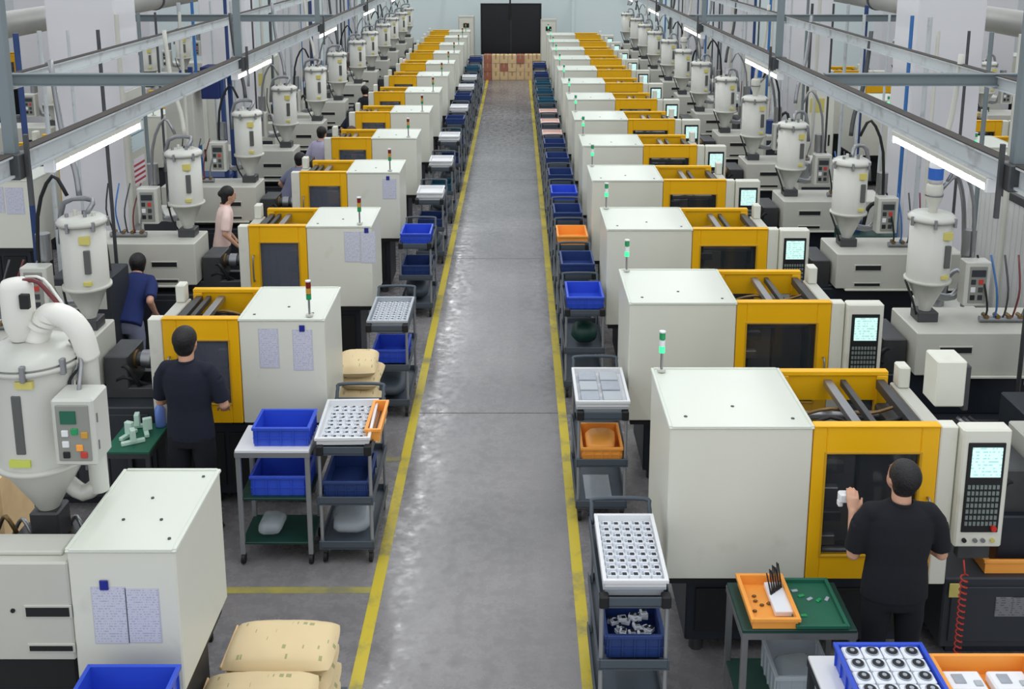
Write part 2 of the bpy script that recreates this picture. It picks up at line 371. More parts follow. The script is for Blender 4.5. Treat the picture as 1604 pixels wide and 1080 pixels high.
# far end: hanging board, cartons, cabinets
t = empty('display_board', (-.17, 37.3, .74)); tag(t, 'large black display board at the far end of the aisle', 'board')
B(-1.03, 1.03, 0, .07, 0, 1.72, .01).build('panel', tvm, t)
mb = MB(); mb.box(-1.07, -1.03, -.02, .09, -.03, 1.76); mb.box(1.03, 1.07, -.02, .09, -.03, 1.76); mb.box(-1.03, 1.03, -.02, .09, 1.72, 1.76); mb.box(-1.03, 1.03, -.02, .09, -.03, 0); mb.build('frame', black, t)
MB().cyl((-.03, -.04, 1.2), (-.03, -.04, 5), .03, n=8).build('hanging_pole', black, t); B(-.008, .008, -.006, 0, .0, 1.3).build('centre_joint', dsteel, t)
for sx in (-.8, .8): B(sx-.03, sx+.03, .0, .06, -.74, -.03).build('leg', black, t)
i = 0
for c in range(7):
    for r in range(3):
        w = 1.95/7; x = -1.1+c*w
        m_ = kraft if (c*3+r) % 7 else rosy
        if c == 0: m_ = rosy
        o = empty('carton', (x+w/2, 35.75+random.uniform(-.03, .03), r*.285)); tag(o, 'cardboard carton, %s from the left in the %s layer at the aisle end' % (ORD[c], ('bottom', 'middle', 'top')[r]), 'box', 'cartons at the far end of the aisle')
        B(-w/2+.008, w/2-.008, 0, .45, 0, .28, .006).build('body', m_, o); B(-.025, .025, -.002, .452, .14, .282).build('tape', mat('tape', (180, 150, 110), .4), o)
for k, (x, y, h) in enumerate(((-1.75, 37.4, 2.05), (1.15, 37.2, 1.95))):
    t = empty('far_cabinet', (x, y, 0)); tag(t, 'tall pale cabinet %s of the black display board' % ('left', 'right')[k], 'cabinet')
    B(-.28, .28, 0, .5, 0, h, .01).build('body', white2, t); B(-.25, .25, -.02, 0, .1, h-.1, .004).build('door', white, t); B(-.1, .1, -.04, -.02, h-.4, h-.25).build('vent', black, t)

# ------------------------------------------------------------------ injection moulding machine prototype
def slots(x, z, t, mir, w=.27, y=-.001):
    for zz, h in ((z+.16 if z < 1.1 else z+.182, .05), (z-.016, .028)):
        mb = MB(); mb.box(x-.012, x+w+.012, y-.006, y+.004, zz-.012, zz+h+.012, .003); mb.build('slot_rim', white2, t, mir=mir)
        B(x, x+w, y-.009, y+.002, zz, zz+h).build('air_slot', black, t, mir=mir)
def signal_lamp(x, y, z, t, mir, kind):
    p = MB().cyl((x, y, z), (x, y, z+.14), .009, n=8).build('signal_pole', steel, t, mir=mir)
    MB().cyl((x, y, z), (x, y, z+.015), .03, n=12).build('pole_foot', white2, p, mir=mir)
    cols = (('signal_lens', green_off), ('signal_lens', amber), ('signal_lens', redl)) if kind == 'L' else (('signal_lens', greenl), ('signal_lens', traym), ('signal_lens', green_off))
    for i, (nn, m_) in enumerate(cols):
        MB().cyl((x, y, z+.14+i*.05), (x, y, z+.185+i*.05), .021, n=12).build(nn, m_, p, mir=mir)
    MB().cyl((x, y, z+.29), (x, y, z+.30), .023, n=12).build('cap', traym, p, mir=mir)
def machine(side, loc):
    mir = side < 0
    bw, dw, d, zb, zt = (.90, .80, .92, .635, 1.7) if not mir else (.69, .62, .80, .80, 1.7)
    t = empty('injection_molding_machine', loc)
    def P(mb, n, m_, par=None, kind=None): return mb.build(n, m_, par or t, mir=mir, kind=kind)
    # base
    mb = MB(); mb.box(.16, bw+dw-.1, .12, d-.05, .1, zb-.06, .01); P(mb, 'base', navy)
    mb = MB()
    for i in range(3): mb.box(.2+i*(bw+dw-.3)/3+.02, .2+(i+1)*(bw+dw-.3)/3-.02, .105, .12, .18, zb-.14, .004)
    P(mb, 'base_door', black)
    for x in (.25, bw+dw-.3):
        for y in (.2, d-.15): P(MB().cyl((x, y, 0), (x, y, .1), .05, n=10), 'foot', dsteel)
    # clamp cover and lid
    P(B(0, bw, 0, d, zb, zt-.012, .008), 'clamp_cover', white)
    P(B(.03, bw-.03, .03, d-.03, zb-.05, zb), 'drip_skirt', black)
    lid = P(B(-.008, bw+.008, -.008, d+.008, zt-.014, zt, .005), 'top_lid', lidw)
    mb = MB(); mb.box(-.008, .012, 0, d, zt-.004, zt+.008, .003); mb.box(bw-.012, bw+.008, 0, d, zt-.004, zt+.008, .003)
    mb.box(.012, bw-.012, -.008, .012, zt-.004, zt+.008, .003); mb.box(.012, bw-.012, d-.012, d+.008, zt-.004, zt+.008, .003); P(mb, 'lid_lip', lidw, lid)
    for x, y in ((.12, .15), (bw-.1, .12), (bw*.5, .3)): P(MB().cyl((x, y, zt), (x, y, zt+.004), .012, n=8), 'bolt', dsteel, lid)
    # yellow front door
    x0, x1 = bw+.006, bw+dw; wx0, wx1 = x0+.085, x1-.115; wz0, wz1 = zb+.17, zt-.18
    mb = MB(); mb.box(x0, wx0, 0, .045, zb, zt, .006); mb.box(wx1, x1, 0, .045, zb, zt, .006); mb.box(wx0, wx1, 0, .045, wz1, zt, .006); mb.box(wx0, wx1, 0, .045, zb, wz0, .006)
    dr = P(mb, 'front_door', yellow)
    P(B(wx0, wx1, .018, .026, wz0, wz1), 'window_pane', glassd if not mir else mat('window_glass_grey', (104, 110, 124), .05, var=0, alpha=.5, spec=.8), dr)
    mb = MB(); e = .012
    mb.box(wx0-e, wx0+.004, -.006, .004, wz0-e, wz1+e, .003); mb.box(wx1-.004, wx1+e, -.006, .004, wz0-e, wz1+e, .003); mb.box(wx0, wx1, -.006, .004, wz1-.004, wz1+e, .003); mb.box(wx0, wx1, -.006, .004, wz0-e, wz0+.004, .003)
    P(mb, 'window_gasket', mat('gasket_gold', (196, 150, 24), .5), dr)
    P(MB().tube([(x1-.045, 0, zb+.3), (x1-.045, -.045, zb+.32), (x1-.045, -.045, zb+.56), (x1-.045, 0, zb+.58)], .009), 'door_handle', steel, dr)
    mb = MB(); mb.box(x0, x1, -.012, .06, zt, zt+.014, .004); P(mb, 'door_top_rail', yellow, dr)
    P(B(x0+.02, x0+.06, .045, d-.05, zb, zb+.06), 'lower_guide', dsteel)
    # rear door
    mb = MB(); mb.box(x0, x1-.03, d-.06, d, zt-.03, zt+.005, .005); mb.box(x0, x1-.03, d-.04, d-.02, zt-.22, zt-.03); mb.box(x1-.11, x1-.03, d-.06, d, zb, zt-.03, .005); mb.box(x0, x0+.06, d-.06, d, zb, zt-.03, .005); mb.box(x0, x1-.03, d-.05, d-.01, zb, zb+.2)
    rd = P(mb, 'rear_door', yellow); P(B(x0+.06, x1-.11, d-.034, d-.028, zb+.2, zt-.22), 'window_pane', glassd, rd)
    # mold area
    P(B(x0+.02, x0+.14, .12, d-.12, zb-.05, zt-.2, .015), 'moving_platen', dsteel)
    P(B(x1-.14, x1-.02, .12, d-.12, zb-.05, zt-.2, .015), 'fixed_platen', dsteel)
    P(B(x0+.16, x0+.36, .24, d-.24, zb+.12, zt-.3, .01), 'mold_half', steel); P(B(x0+.38, x1-.16, .24, d-.24, zb+.12, zt-.3, .01), 'mold_half', dsteel)
    for y in (.2, d-.2):
        for z in (zb+.08, zt-.26): P(MB().cyl((x0-.02, y, z), (x1-.05, y, z), .032, n=12), 'tie_bar', steel)
    for q in range(4): P(B(x0+.1, x0+.2+.03*(q % 2), .07, .13, zb+.2+q*.17, zb+.27+q*.17, .006), 'cylinder_block', (steel, dsteel)[q % 2])
    P(B(x0+.3, x0+.36, .05, d-.07, zt-.1, zt-.05, .004), 'top_rail', steel); P(B(x0+.42, x0+.46, .05, d-.07, zt-.1, zt-.05, .004), 'top_rail', dsteel)
    P(B(x1-.12, x1-.06, .05, d-.07, zt-.12, zt-.05, .004), 'top_rail', dsteel)
    P(B(x0+.02, x1-.05, .1, .16, zt-.16, zt-.11, .004), 'hose_tray', brass)
    P(MB().tube([(x0+.05, .3, zt-.16), (x0+.2, .33, zt-.09), (x0+.4, .3, zt-.14), (x1-.1, .34, zt-.1)], .014), 'mold_hose', black)
    P(MB().tube([(x0+.05, .5, zt-.16), (x0+.25, .48, zt-.1), (x0+.5, .52, zt-.16), (x1-.06, .5, zt-.08)], .012), 'mold_hose', brass)
    # platen cover pillar
    p0, p1 = x1+.004, x1+.115
    P(B(p0, p1, 0, .1, zb-.04, zt+.004, .008), 'end_pillar', white)
    P(B(p0, p1, .1, d, zt-.35, zt-.1, .008), 'side_cover', white2)
    P(B(p0+.02, p0+.1, d-.12, d+.0, zt-.1, zt+.06, .01), 'gate_cover', white)
    # control panel (right row only)
    cxr = p1
    if not mir:
        c0, c1 = p1+.006, p1+.31
        pn = P(B(c0, c1, -.06, .06, zt-.80, zt+.012, .012), 'control_panel', white)
        P(B(c0+.035, c1-.035, -.068, -.058, zt-.69, zt-.075, .004), 'bezel', black, pn)
        P(B(c0+.06, c1-.055, -.073, -.066, zt-.305, zt-.105), 'screen', screen_m, pn)
        mb = MB()
        for r in range(7):
            for q in range(8):
                x = c0+.05+q*.026; z = zt-.36-r*.042; mb.box(x, x+.017, -.075, -.067, z-.026, z)
        P(mb, 'keypad', mat('key_grey', (120, 132, 128), .5), pn, kind='stuff')
        P(MB().cyl((c1-.07, -.068, zt-.655), (c1-.07, -.09, zt-.655), .018, n=12), 'stop_button', red, pn)
        for q, m_ in ((.06, black), (.13, steel), (.18, steel), (.24, yellab)): P(MB().cyl((c0+q, -.06, zt-.745), (c0+q, -.075, zt-.745), .014, n=12), 'knob', m_, pn)
        P(B(c0+.05, c0+.25, -.02, .04, zt-.9, zt-.81), 'panel_bracket', dsteel, pn)
        cxr = c1
    # injection base
    L0 = x1+.12; L1 = (3.86 if not mir else 3.3)
    bt = .63 if not mir else .93
    P(B(L0, L1, .02, d-.1, .12, bt, .01), 'injection_base', coal)
    if not mir: P(B(x1+.5, L1, .14, d-.16, bt, 1.0, .01), 'carriage_bed', navy)
    mb = MB()
    for i in range(3): q = L0+.05+i*(L1-L0)/3; mb.box(q, q+(L1-L0)/3-.06, .008, .022, .17, bt-.06, .004)
    P(mb, 'base_panel', coal)
    P(B(L0+.1, L1-.1, .14, d-.2, .0, .12), 'plinth', navy)
    P(B(L0+.45, L0+.6, .0, .009, .38, .5), 'name_plate', plate_m)
    # rails and barrel
    for y in (.2, d-.25): P(B(L0 if mir else x1+.5, L1-.1, y, y+.07, bt if mir else 1.0, 1.02, .005), 'slide_rail', dsteel)
    P(MB().cyl((x1, d*.5, 1.2), (L0+.75, d*.5, 1.2), .06, n=14), 'barrel', dsteel)
    for q in (.12, .24, .36, .48, .6): P(MB().cyl((x1+q, d*.5, 1.2), (x1+q+.08, d*.5, 1.2), .078, n=14), 'heater_band', steel if q < .3 else brass)
    cs = x1+.12+(.64 if not mir else .48)
    P(B(cs-.22, cs-.02, .2, d-.2, .98, 1.3, .01), 'carriage_block', dsteel)
    P(MB().tube([(cs-.3, .25, 1.0), (cs-.2, .2, 1.22), (cs-.05, .3, 1.1)], .018), 'hydraulic_hose', black)
    P(MB().tube([(L0+.1, .3, .98), (L0+.3, .2, 1.12), (cs-.05, .25, 1.0)], .015), 'hydraulic_hose', black)
    c1 = cs+(1.35 if not mir else 1.25)
    cv = P(B(cs, c1, .04, d-.24, 1.03, 1.42 if not mir else 1.5, .01), 'injection_cover', white2)
    slots(cs+.2, 1.08, cv, mir, y=.04)
    P(B(cs+.1, c1-.02, .02, d-.22, 1.012, 1.032, .003), 'cover_ledge', white, cv)
    # lamp
    signal_lamp((.06 if not mir else .13), (d-.06 if not mir else .07), zt+.008, t, mir, 'L' if mir else 'R')
    return t
protoR = machine(1, (.97, 6.13, 0)); protoL = machine(-1, (-1.545, 8.04, 0))
RY = [6.13+2.3*k for k in range(13)]
LY = [8.04, 10.85, 13.5, 15.93, 18.4, 20.9, 23.45, 25.85, 28.25, 30.55, 32.85, 35.0]
RX = [.97, .96, .965, .97, .99, 1.0, 1.0, 1.0, 1.0, 1.0, 1.0, 1.0, 1.0]
for i, y in enumerate(RY):
    o = protoR if i == 0 else copy_tree(protoR); o.location = (RX[i], y, 0)
    tag(o, '%s injection machine from the front in the right row, white and yellow' % ORD[i], 'machine', 'injection machines right of the aisle')
for i, y in enumerate(LY):
    o = protoL if i == 0 else copy_tree(protoL); o.location = (-1.545 if i < 2 else -1.53, y, 0)
    tag(o, '%s white injection machine with yellow door from the front, left row' % ORD[i], 'machine', 'injection machines left of the aisle')
for i in range(7):
    o = copy_tree(protoL); o.location = (-6.15, 13.05+2.45*i, 0)
    tag(o, '%s machine from the front in the outer left row behind the columns' % ORD[i], 'machine', 'injection machines in the outer left row')
for i in range(6):
    o = copy_tree(protoR); o.location = (6.5, 12.9+2.3*i+(1 if i == 0 else 0), 0)
    tag(o, '%s machine from the front in the outer right row behind the columns' % ORD[i], 'machine', 'injection machines in the outer right row')
    o = copy_tree(protoR) if i > 1 else None
    if o: o.location = (12.6, 15+2.5*i, 0); tag(o, '%s yellow-doored machine along the far right wall' % ORD[i-2], 'machine', 'machines along the far right wall')
for i in range(4):
    o = copy_tree(protoL); o.location = (-12.5, 20+2.6*i, 0)
    tag(o, '%s machine along the far left wall' % ORD[i], 'machine', 'machines along the far left wall')

t = protoR
B(1.86, 2.06, .5, .72, 1.6, 1.93, .01).build('gate_cover', white, t); B(2.065, 2.11, .54, .68, 1.55, 1.88, .01).build('gate_motor', dsteel, t)
for k in range(4): MB().tube([(2.0+.04*k, .55, 1.5), (2.1+.05*k, .5, 1.42), (2.2+.06*k, .6, 1.3), (2.3, .7, 1.05)], .016).build('hydraulic_hose', (black, steel, dsteel, black)[k], t)
# ---- nearest left machine: box with long slotted housing
def near_left():
    t = empty('injection_molding_machine', (-1.71, 4.77, 0)); tag(t, 'nearest left machine, white box with slotted housing, two papers taped on', 'machine')
    P = lambda mb, n, m_, par=None, kind=None: mb.build(n, m_, par or t, mir=True, kind=kind)
    bw, d, zt, zb = .545, .815, 1.7, .98
    P(B(0, bw, 0, d, .88, zt-.012, .008), 'clamp_cover', white)
    lid = P(B(-.008, bw+.008, -.008, d+.008, zt-.014, zt, .005), 'top_lid', lidw)
    mb = MB(); mb.box(-.008, .014, 0, d, zt-.004, zt+.008, .003); mb.box(bw-.012, bw+.008, 0, d, zt-.004, zt+.008, .003)
    mb.box(.012, bw-.012, -.008, .012, zt-.004, zt+.008, .003); mb.box(.012, bw-.012, d-.012, d+.008, zt-.004, zt+.008, .003); P(mb, 'lid_lip', lidw, lid)
    for x, y in ((.06, .1), (.16, .28), (.36, .28), (.28, .5), (.07, d-.08)): P(MB().cyl((x, y, zt), (x, y, zt+.006), .009, n=8), 'bolt', dsteel, lid)
    P(B(.03, .5, .03, d-.03, .8, .88), 'drip_skirt', black)
    cv = P(B(bw+.004, bw+1.6, .0, .27, 1.07, 1.63, .01), 'slotted_housing', white2)
    P(B(bw+.05, bw+1.5, .06, .2, 1.63, 1.655, .006), 'housing_step', white2, cv); P(B(bw+.02, bw+1.5, .03, .27, .88, 1.07, .01), 'under_housing', black, cv)
    slots(bw+.012, 1.148, cv, True, w=.22, y=0); P(MB().cyl((bw+.30, -.006, 1.36), (bw+.30, .01, 1.36), .012, n=10), 'key_hole', black, cv)
    P(B(.1, 2.4, .1, d-.1, .1, .88, .01), 'base', navy)
    for x in (.2, 1.2, 2.2):
        for y in (.2, d-.2): P(MB().cyl((x, y, 0), (x, y, .1), .05, n=10), 'foot', dsteel)
    P(B(.55, 2.0, .55, .6, 1.0, 1.2, .005), 'rear_rail', dsteel)
    P(MB().cyl((.6, .65, 1.2), (1.5, .65, 1.2), .06), 'barrel', dsteel); P(B(.62, .8, .52, .78, .88, 1.4, .01), 'carriage_block', dsteel)
    P(B(.76, 1.1, .42, .72, .88, 1.43, .01), 'throat_block', dsteel)
    for k in range(9):
        x = .6+k*.13; P(MB().tube([(x, .30, 1.2), (x+.03, .34, 1.42+.03*(k % 3)), (x+.1, .45, 1.5-.02*(k % 2)), (x+.16, .6, 1.3)], .013), 'hydraulic_hose', (dsteel, black, steel, brass)[k % 4])
        P(B(x, x+.06, .31, .38, 1.07, 1.3+.03*(k % 3), .005), 'valve_block', (dsteel, steel, black)[k % 3])
    P(B(.56, 2.0, .29, .42, .88, 1.1, .01), 'valve_plate', dsteel)
    for k in range(7):
        x = .6+k*.1; P(MB().tube([(x, .55+.03*(k % 3), 1.42), (x+.06, .62, 1.5+.02*(k % 2)), (x+.14, .7, 1.42), (x+.2, .74, 1.3)], .012), 'hydraulic_hose', (black, steel, brass)[k % 3])
    return t
near_left()

# ------------------------------------------------------------------ hopper dryers
def dryer(r=.18, zb=1.48, zt=2.36, bs=1, loader=True):
    t = empty('hopper_dryer', (0, 0, 0))
    zc = zb+.32
    MB().lathe([(.05, zb+.02), (.055, zb+.05), (r*.97, zc), (r, zc)], n=24).build('cone', hopw, t)
    MB().lathe([(r, zc), (r, zt), (r*.98, zt)], n=28).build('barrel', hopw, t)
    MB().lathe([(r, zc-.02), (r+.018, zc-.02), (r+.018, zc+.005), (r, zc+.005)], n=28).build('flange', white2, t)
    mb = MB().lathe([(r+.012, zt-.03), (r+.022, zt-.03), (r+.022, zt), (r*.9, zt+.03), (0.001, zt+.035)], n=28); ld = mb.build('lid', hopw, t)
    for k in range(6):
        a = k*pi/3+.3; x, y = (r+.02)*cos(a), (r+.02)*sin(a); B(x-.012, x+.012, y-.012, y+.012, zt-.07, zt+.01, .003).build('clamp', steel, ld)
    B(r*.35, r*.35+.05, -r*1.01, -r*.85, zc+.14, zt-.22, .004).build('sight_glass', mat('sight_dark', (92, 94, 92), .15), t)
    B(r*.2, r*.65, -r*1.015, -r*.8, zt-.17, zt-.1, .002).build('label_plate', yellab, t); B(r*.25, r*.6, -r*1.015, -r*.8, zc+.04, zc+.075, .002).build('label_plate', yellab, t)
    B(-.09, .09, -.09, .09, zb-.06, zb+.03, .006).build('foot_flange', dsteel, t)
    MB().tube([(-r*.5, -.04, zb), (-r*.8, -.08, zb+.14), (-r-.02, -.02, zc-.01)], .01).build('bracket', black, t)
    MB().tube([(bs*r*.6, .12, zb+.12), (bs*(r+.12), .14, zb+.1), (bs*(r+.2), .12, zb+.3), (bs*(r+.2), .1, zb+.55)], .035, n=10).build('blower_pipe', steel, t)
    MB().cyl((bs*(r+.2), .1, zb+.5), (bs*(r+.2), .1, zt-.15), .06, n=14).build('heater_tube', steel, t)
    a = bs*(r+.21)
    cb = B(a-.11, a+.11, -.12, .02, zb+.1, zb+.5, .01).build('control_box', hopw, t)
    B(a-.075, a+.075, -.128, -.118, zb+.13, zb+.46, .003).build('box_face', mat('face_grey', (140, 142, 134), .5), cb)
    B(a-.06, a+.06, -.134, -.126, zb+.37, zb+.43).build('display', coal, cb)
    for q in range(2):
        for w in range(3): B(a-.06+q*.065, a-.02+q*.065, -.134, -.126, zb+.16+w*.07, zb+.205+w*.07, .002).build('button', (black, traym, coal, coal, dsteel, oran)[(q*3+w)], cb)
    if loader:
        ld = MB().lathe([(.035, zt+.03), (.04, zt+.08), (.07, zt+.16), (.07, zt+.27), (.055, zt+.29), (.001, zt+.295)], n=18).build('vacuum_loader', white2, t)
        MB().lathe([(.073, zt+.18), (.075, zt+.18), (.075, zt+.2), (.073, zt+.2)], n=18).build('clamp_ring', steel, ld)
        MB().tube([(.06, 0, zt+.24), (.2, .05, zt+.34), (.3, .1, zt+.1), (.36, .15, zt-.3), (.4, .16, zb)], .02, n=8).build('feed_hose', steel, ld)
    else:
        for k in range(5): MB().cyl((-.1+.05*k, .05*(k % 3)-.05, zt+.02), (-.1+.05*k, .05*(k % 3)-.05, zt+.06+.02*(k % 2)), .016, n=8).build('lid_fitting', (steel, white2, dsteel)[k % 3], ld)
        MB().tube([(.02, .05, zt+.03), (.06, .1, zt+.14), (.2*bs, .14, zt+.1), (.25*bs, .14, zt-.25)], .022, n=8).build('air_hose', steel, ld)
    return t
DRY = {'R': [dryer(), False], 'S': [dryer(loader=False), False], 'L': [dryer(bs=-1, loader=False), False]}
def place_dryer(x, y, rz, label, group, s=1, z=0, kind='R'):
    k = DRY[kind]; o = copy_tree(k[0]) if k[1] else k[0]; k[1] = True
    o.location = (x, y, z); o.rotation_euler = (0, 0, rz); o.scale = (s, s, 1); tag(o, label, 'dryer', group); return o
for i, y in enumerate(RY): place_dryer(3.58+.02*(i % 3), y+.38, 0, '%s grey-white hopper dryer from the front, right row' % ORD[i], 'hopper dryers of the right row', kind='R' if i in (0, 1, 4, 7) else 'S')
for i, y in enumerate(LY): place_dryer(-3.58-.03*(i % 2), y+.36, 0, '%s pale hopper dryer from the front, left row' % ORD[i], 'hopper dryers of the left row', 1.0, .08, 'L')
for i in range(7): place_dryer(-8.1, 13.05+2.45*i+.35, 0, '%s hopper dryer in the outer left row' % ORD[i], 'hopper dryers of the outer left row', z=.08, kind='L')
for i in range(6): place_dryer(9.1, 13.05+2.3*i+.35, 0, '%s hopper dryer in the outer right row' % ORD[i], 'hopper dryers of the outer right row', kind='S')

# big near dryer (left edge)
def big_dryer():
    t = empty('hopper_dryer', (-2.59, 5.33, .1)); tag(t, 'large nearest hopper dryer with white bent hose at the left edge', 'dryer')
    r = .235
    MB().lathe([(.05, 1.5), (.06, 1.53), (.1, 1.6), (r, 1.83)], n=32).build('cone', hopw, t)
    MB().lathe([(r, 1.83), (r, 2.42)], n=36).build('barrel', hopw, t)
    for z in (1.84, 2.4): MB().lathe([(r, z-.02), (r+.022, z-.02), (r+.022, z+.005), (r, z+.005)], n=36).build('flange', hopw, t)
    ld = MB().lathe([(r+.02, 2.42), (r+.01, 2.45), (r*.7, 2.49), (.001, 2.5)], n=32).build('lid', hopw, t)
    for k in range(8):
        a = k*pi/4+.2; x, y = (r+.02)*cos(a), (r+.02)*sin(a); B(x-.014, x+.014, y-.014, y+.014, 2.36, 2.45, .004).build('clamp', steel, ld)
    B(-.03, .02, -r-.006, -r+.03, 1.95, 2.28, .004).build('sight_glass', MATS['sight_dark'], t)
    B(-.07, .04, -r-.01, -r+.03, 1.88, 1.92).build('label_plate', mat('lime_label', (196, 206, 90), .5), t); B(.0, .09, -r-.008, -r+.05, 2.32, 2.36).build('label_plate', yellab, t)
    mb = MB().tube([(.02, 0, 2.48), (.04, .02, 2.56), (.1, .0, 2.64), (.2, -.02, 2.63), (.27, -.02, 2.54), (.29, 0, 2.4)], .062, n=18, smooth=6); h = mb.build('bent_hose', hosew, t)
    for k in range(3): MB().cyl((.045+.03*k, .0, 2.575+.022*k), (.055+.03*k, 0, 2.595+.022*k), .068, n=16).build('hose_ring', hosew, h)
    MB().cyl((.29, 0, 1.62), (.29, 0, 2.42), .05, n=18).build('hot_air_duct', hopw, t)
    MB().tube([(.1, .02, 1.66), (.2, 0, 1.6), (.29, 0, 1.66)], .045, n=14).build('elbow', hopw, t)
    cb = empty('control_box'); cb.parent = t; cb.location = (0, 0, .05)
    B(.2, .42, -.3, -.1, 1.87, 2.24, .012).build('housing', hopw, cb)
    B(.225, .395, -.308, -.298, 1.9, 2.21, .004).build('face', MATS['face_grey'], cb); B(.25, .33, -.314, -.306, 2.11, 2.18).build('display', green, cb)
    for q, (x, z, m_) in enumerate(((.25, 2.04, traym), (.3, 2.05, green_off), (.35, 2.03, amber), (.25, 1.98, traym), (.32, 1.96, orange), (.25, 1.92, black), (.34, 1.92, oran))): B(x, x+.035, -.316, -.304, z, z+.035, .003).build('button', m_, cb)
    B(.418, .424, -.27, -.26, 1.95, 2.0).build('latch', steel, cb); B(.418, .424, -.27, -.26, 2.1, 2.15).build('latch', steel, cb)
    MB().tube([(.3, -.18, 2.24), (.3, -.16, 2.32), (.27, -.05, 2.42), (.2, 0, 2.5)], .012).build('cable', steel, t)
    for k in range(5): MB().tube([(.24+.01*k, -.12, 2.2), (.22, -.1+.03*k, 2.3), (.25, -.05, 2.36+.02*k), (.2, .05, 2.42)], .008).build('cable', (black, steel, hosew)[k % 3], t)
    B(-.08, .08, -.08, .08, 1.33, 1.52, .01).build('foot_flange', dsteel, t)
    # loader on the lid
    lo = MB().lathe([(.05, 2.5), (.075, 2.56), (.085, 2.62), (.085, 2.8), (.07, 2.83), (.001, 2.84)], x=-.06, n=22).build('vacuum_loader', hosew, t)
    B(-.01, .04, -.09, -.06, 2.7, 2.78, .004).build('latch', black, lo)
    MB().tube([(-.02, 0, 2.83), (.06, 0, 2.82), (.14, .02, 2.7), (.24, .06, 2.58)], .012).build('air_hose', hoser, lo)
    MB().tube([(-.02, .03, 2.84), (.08, .02, 2.83), (.17, .03, 2.68), (.26, .08, 2.5)], .008).build('air_hose', hosew, lo)
big_dryer()

# ------------------------------------------------------------------ crates, trays, carts
def crate(w, l, h, m_, fill=None, label='', cat='crate', loc=(0, 0, 0), rz=0, group=None, name='plastic_crate'):
    t = empty(name, loc, rz); th = .008
    mb = MB(); x = w/2; y = l/2
    for (a0, a1, b0, b1) in ((-x, -x+th, -y, y), (x-th, x, -y, y), (-x+th, x-th, -y, -y+th), (-x+th, x-th, y-th, y)): mb.box(a0, a1, b0, b1, 0, h)
    mb.box(-x+th, x-th, -y+th, y-th, 0, .008); mb.build('body', m_, t)
    mb = MB(); e = .014
    for (a0, a1, b0, b1) in ((-x-e, -x+.002, -y-e, y+e), (x-.002, x+e, -y-e, y+e), (-x, x, -y-e, -y+.002), (-x, x, y-.002, y+e)): mb.box(a0, a1, b0, b1, h-.022, h+.002, .003)
    mb.build('rim', m_, t)
    if h > .1:
        mb = MB()
        for k in range(5):
            q = -x+.02+k*(w-.04)/4; mb.box(q-.004, q+.004, -y-.01, -y, .01, h-.022); mb.box(q-.004, q+.004, y, y+.01, .01, h-.022)
            q = -y+.02+k*(l-.04)/4; mb.box(-x-.01, -x, q-.004, q+.004, .01, h-.022); mb.box(x, x+.01, q-.004, q+.004, .01, h-.022)
        mb.box(-x-.006, x+.006, -y-.006, -y, h*.4, h*.4+.01); mb.build('ribs', m_, t, kind='stuff')
    tag(t, label, cat, group); return t
def bag(loc, w, l, h, label, m_=None, name='plastic_bag'):
    mb = MB(); v = []; n_, k_ = 14, 8
    for j in range(k_+1):
        ph = pi*j/k_
        for i in range(n_):
            t = 2*pi*i/n_; sx = abs(cos(t))**.6*(1 if cos(t) > 0 else -1); sy = abs(sin(t))**.6*(1 if sin(t) > 0 else -1)
            p = Vector((w/2*sin(ph)**.6*sx, l/2*sin(ph)**.6*sy, h/2+h/2*cos(ph)))
            nn = noise.noise(p*9+Vector(loc)*3)*.03; p += Vector((nn, nn*.7, abs(nn)*.6 if p.z > .01 else 0)); v.append(p)
    f = [(j*n_+i, (j+1)*n_+i, (j+1)*n_+(i+1) % n_, j*n_+(i+1) % n_) for j in range(k_) for i in range(n_)]
    o = mb.add(v, f, True).build(name, m_ or clearp, None, loc); tag(o, label, 'bag'); return o

def make_cart():
    t = empty('service_cart'); w, l = .42, .88
    for z in (.17, .54, .95):
        mb = MB(); mb.box(-w/2, w/2, 0, l, z-.03, z-.022)
        for a in ((-w/2, -w/2+.012, 0, l), (w/2-.012, w/2, 0, l), (-w/2+.012, w/2-.012, 0, .012), (-w/2+.012, w/2-.012, l-.012, l)): mb.box(*a, z-.04, z+.03, .003)
        mb.build('shelf', slate, t)
    for x in (-w/2+.02, w/2-.02):
        for y in (.03, l-.03): MB().cyl((x, y, .14), (x, y, .93), .014, n=10).build('post', alu, t)
    for x in (-w/2+.035, w/2-.035):
        for y in (.06, l-.06):
            c = MB().cyl((x-.014, y, .045), (x+.014, y, .045), .045, n=16).build('caster', black, t); B(x-.02, x+.02, y-.02, y+.02, .085, .13).build('caster_fork', dsteel, c)
    MB().tube([(-w/2+.02, l-.04, .95), (-w/2+.02, l+.03, 1.04), (-w/2+.05, l+.06, 1.07), (w/2-.05, l+.06, 1.07), (w/2-.02, l+.03, 1.04), (w/2-.02, l-.04, .95)], .014, smooth=4).build('handle', slate, t)
    for x in (-w/2+.03, w/2-.03): B(x-.028, x+.028, -.012, .05, .91, .99, .008).build('corner_block', black, t)
    return t
cart0 = make_cart(); used = [False]
def cart(x, y, label, group, rz=0):
    o = copy_tree(cart0) if used[0] else cart0; used[0] = True
    o.location = (x, y, 0); o.rotation_euler = (0, 0, rz); return tag(o, label, 'cart', group)
def mold_part():
    t = empty('molded_part'); B(-.026, .026, -.02, .02, 0, .026, .003).build('shell', partw, t)
    B(-.004, .02, -.017, .006, .0255, .029).build('socket', mat('socket_black', (28, 30, 36), .5), t); B(-.022, -.008, -.014, .012, .0255, .031, .001).build('web', partg, t); return t
mp0 = mold_part(); mpu = [False]
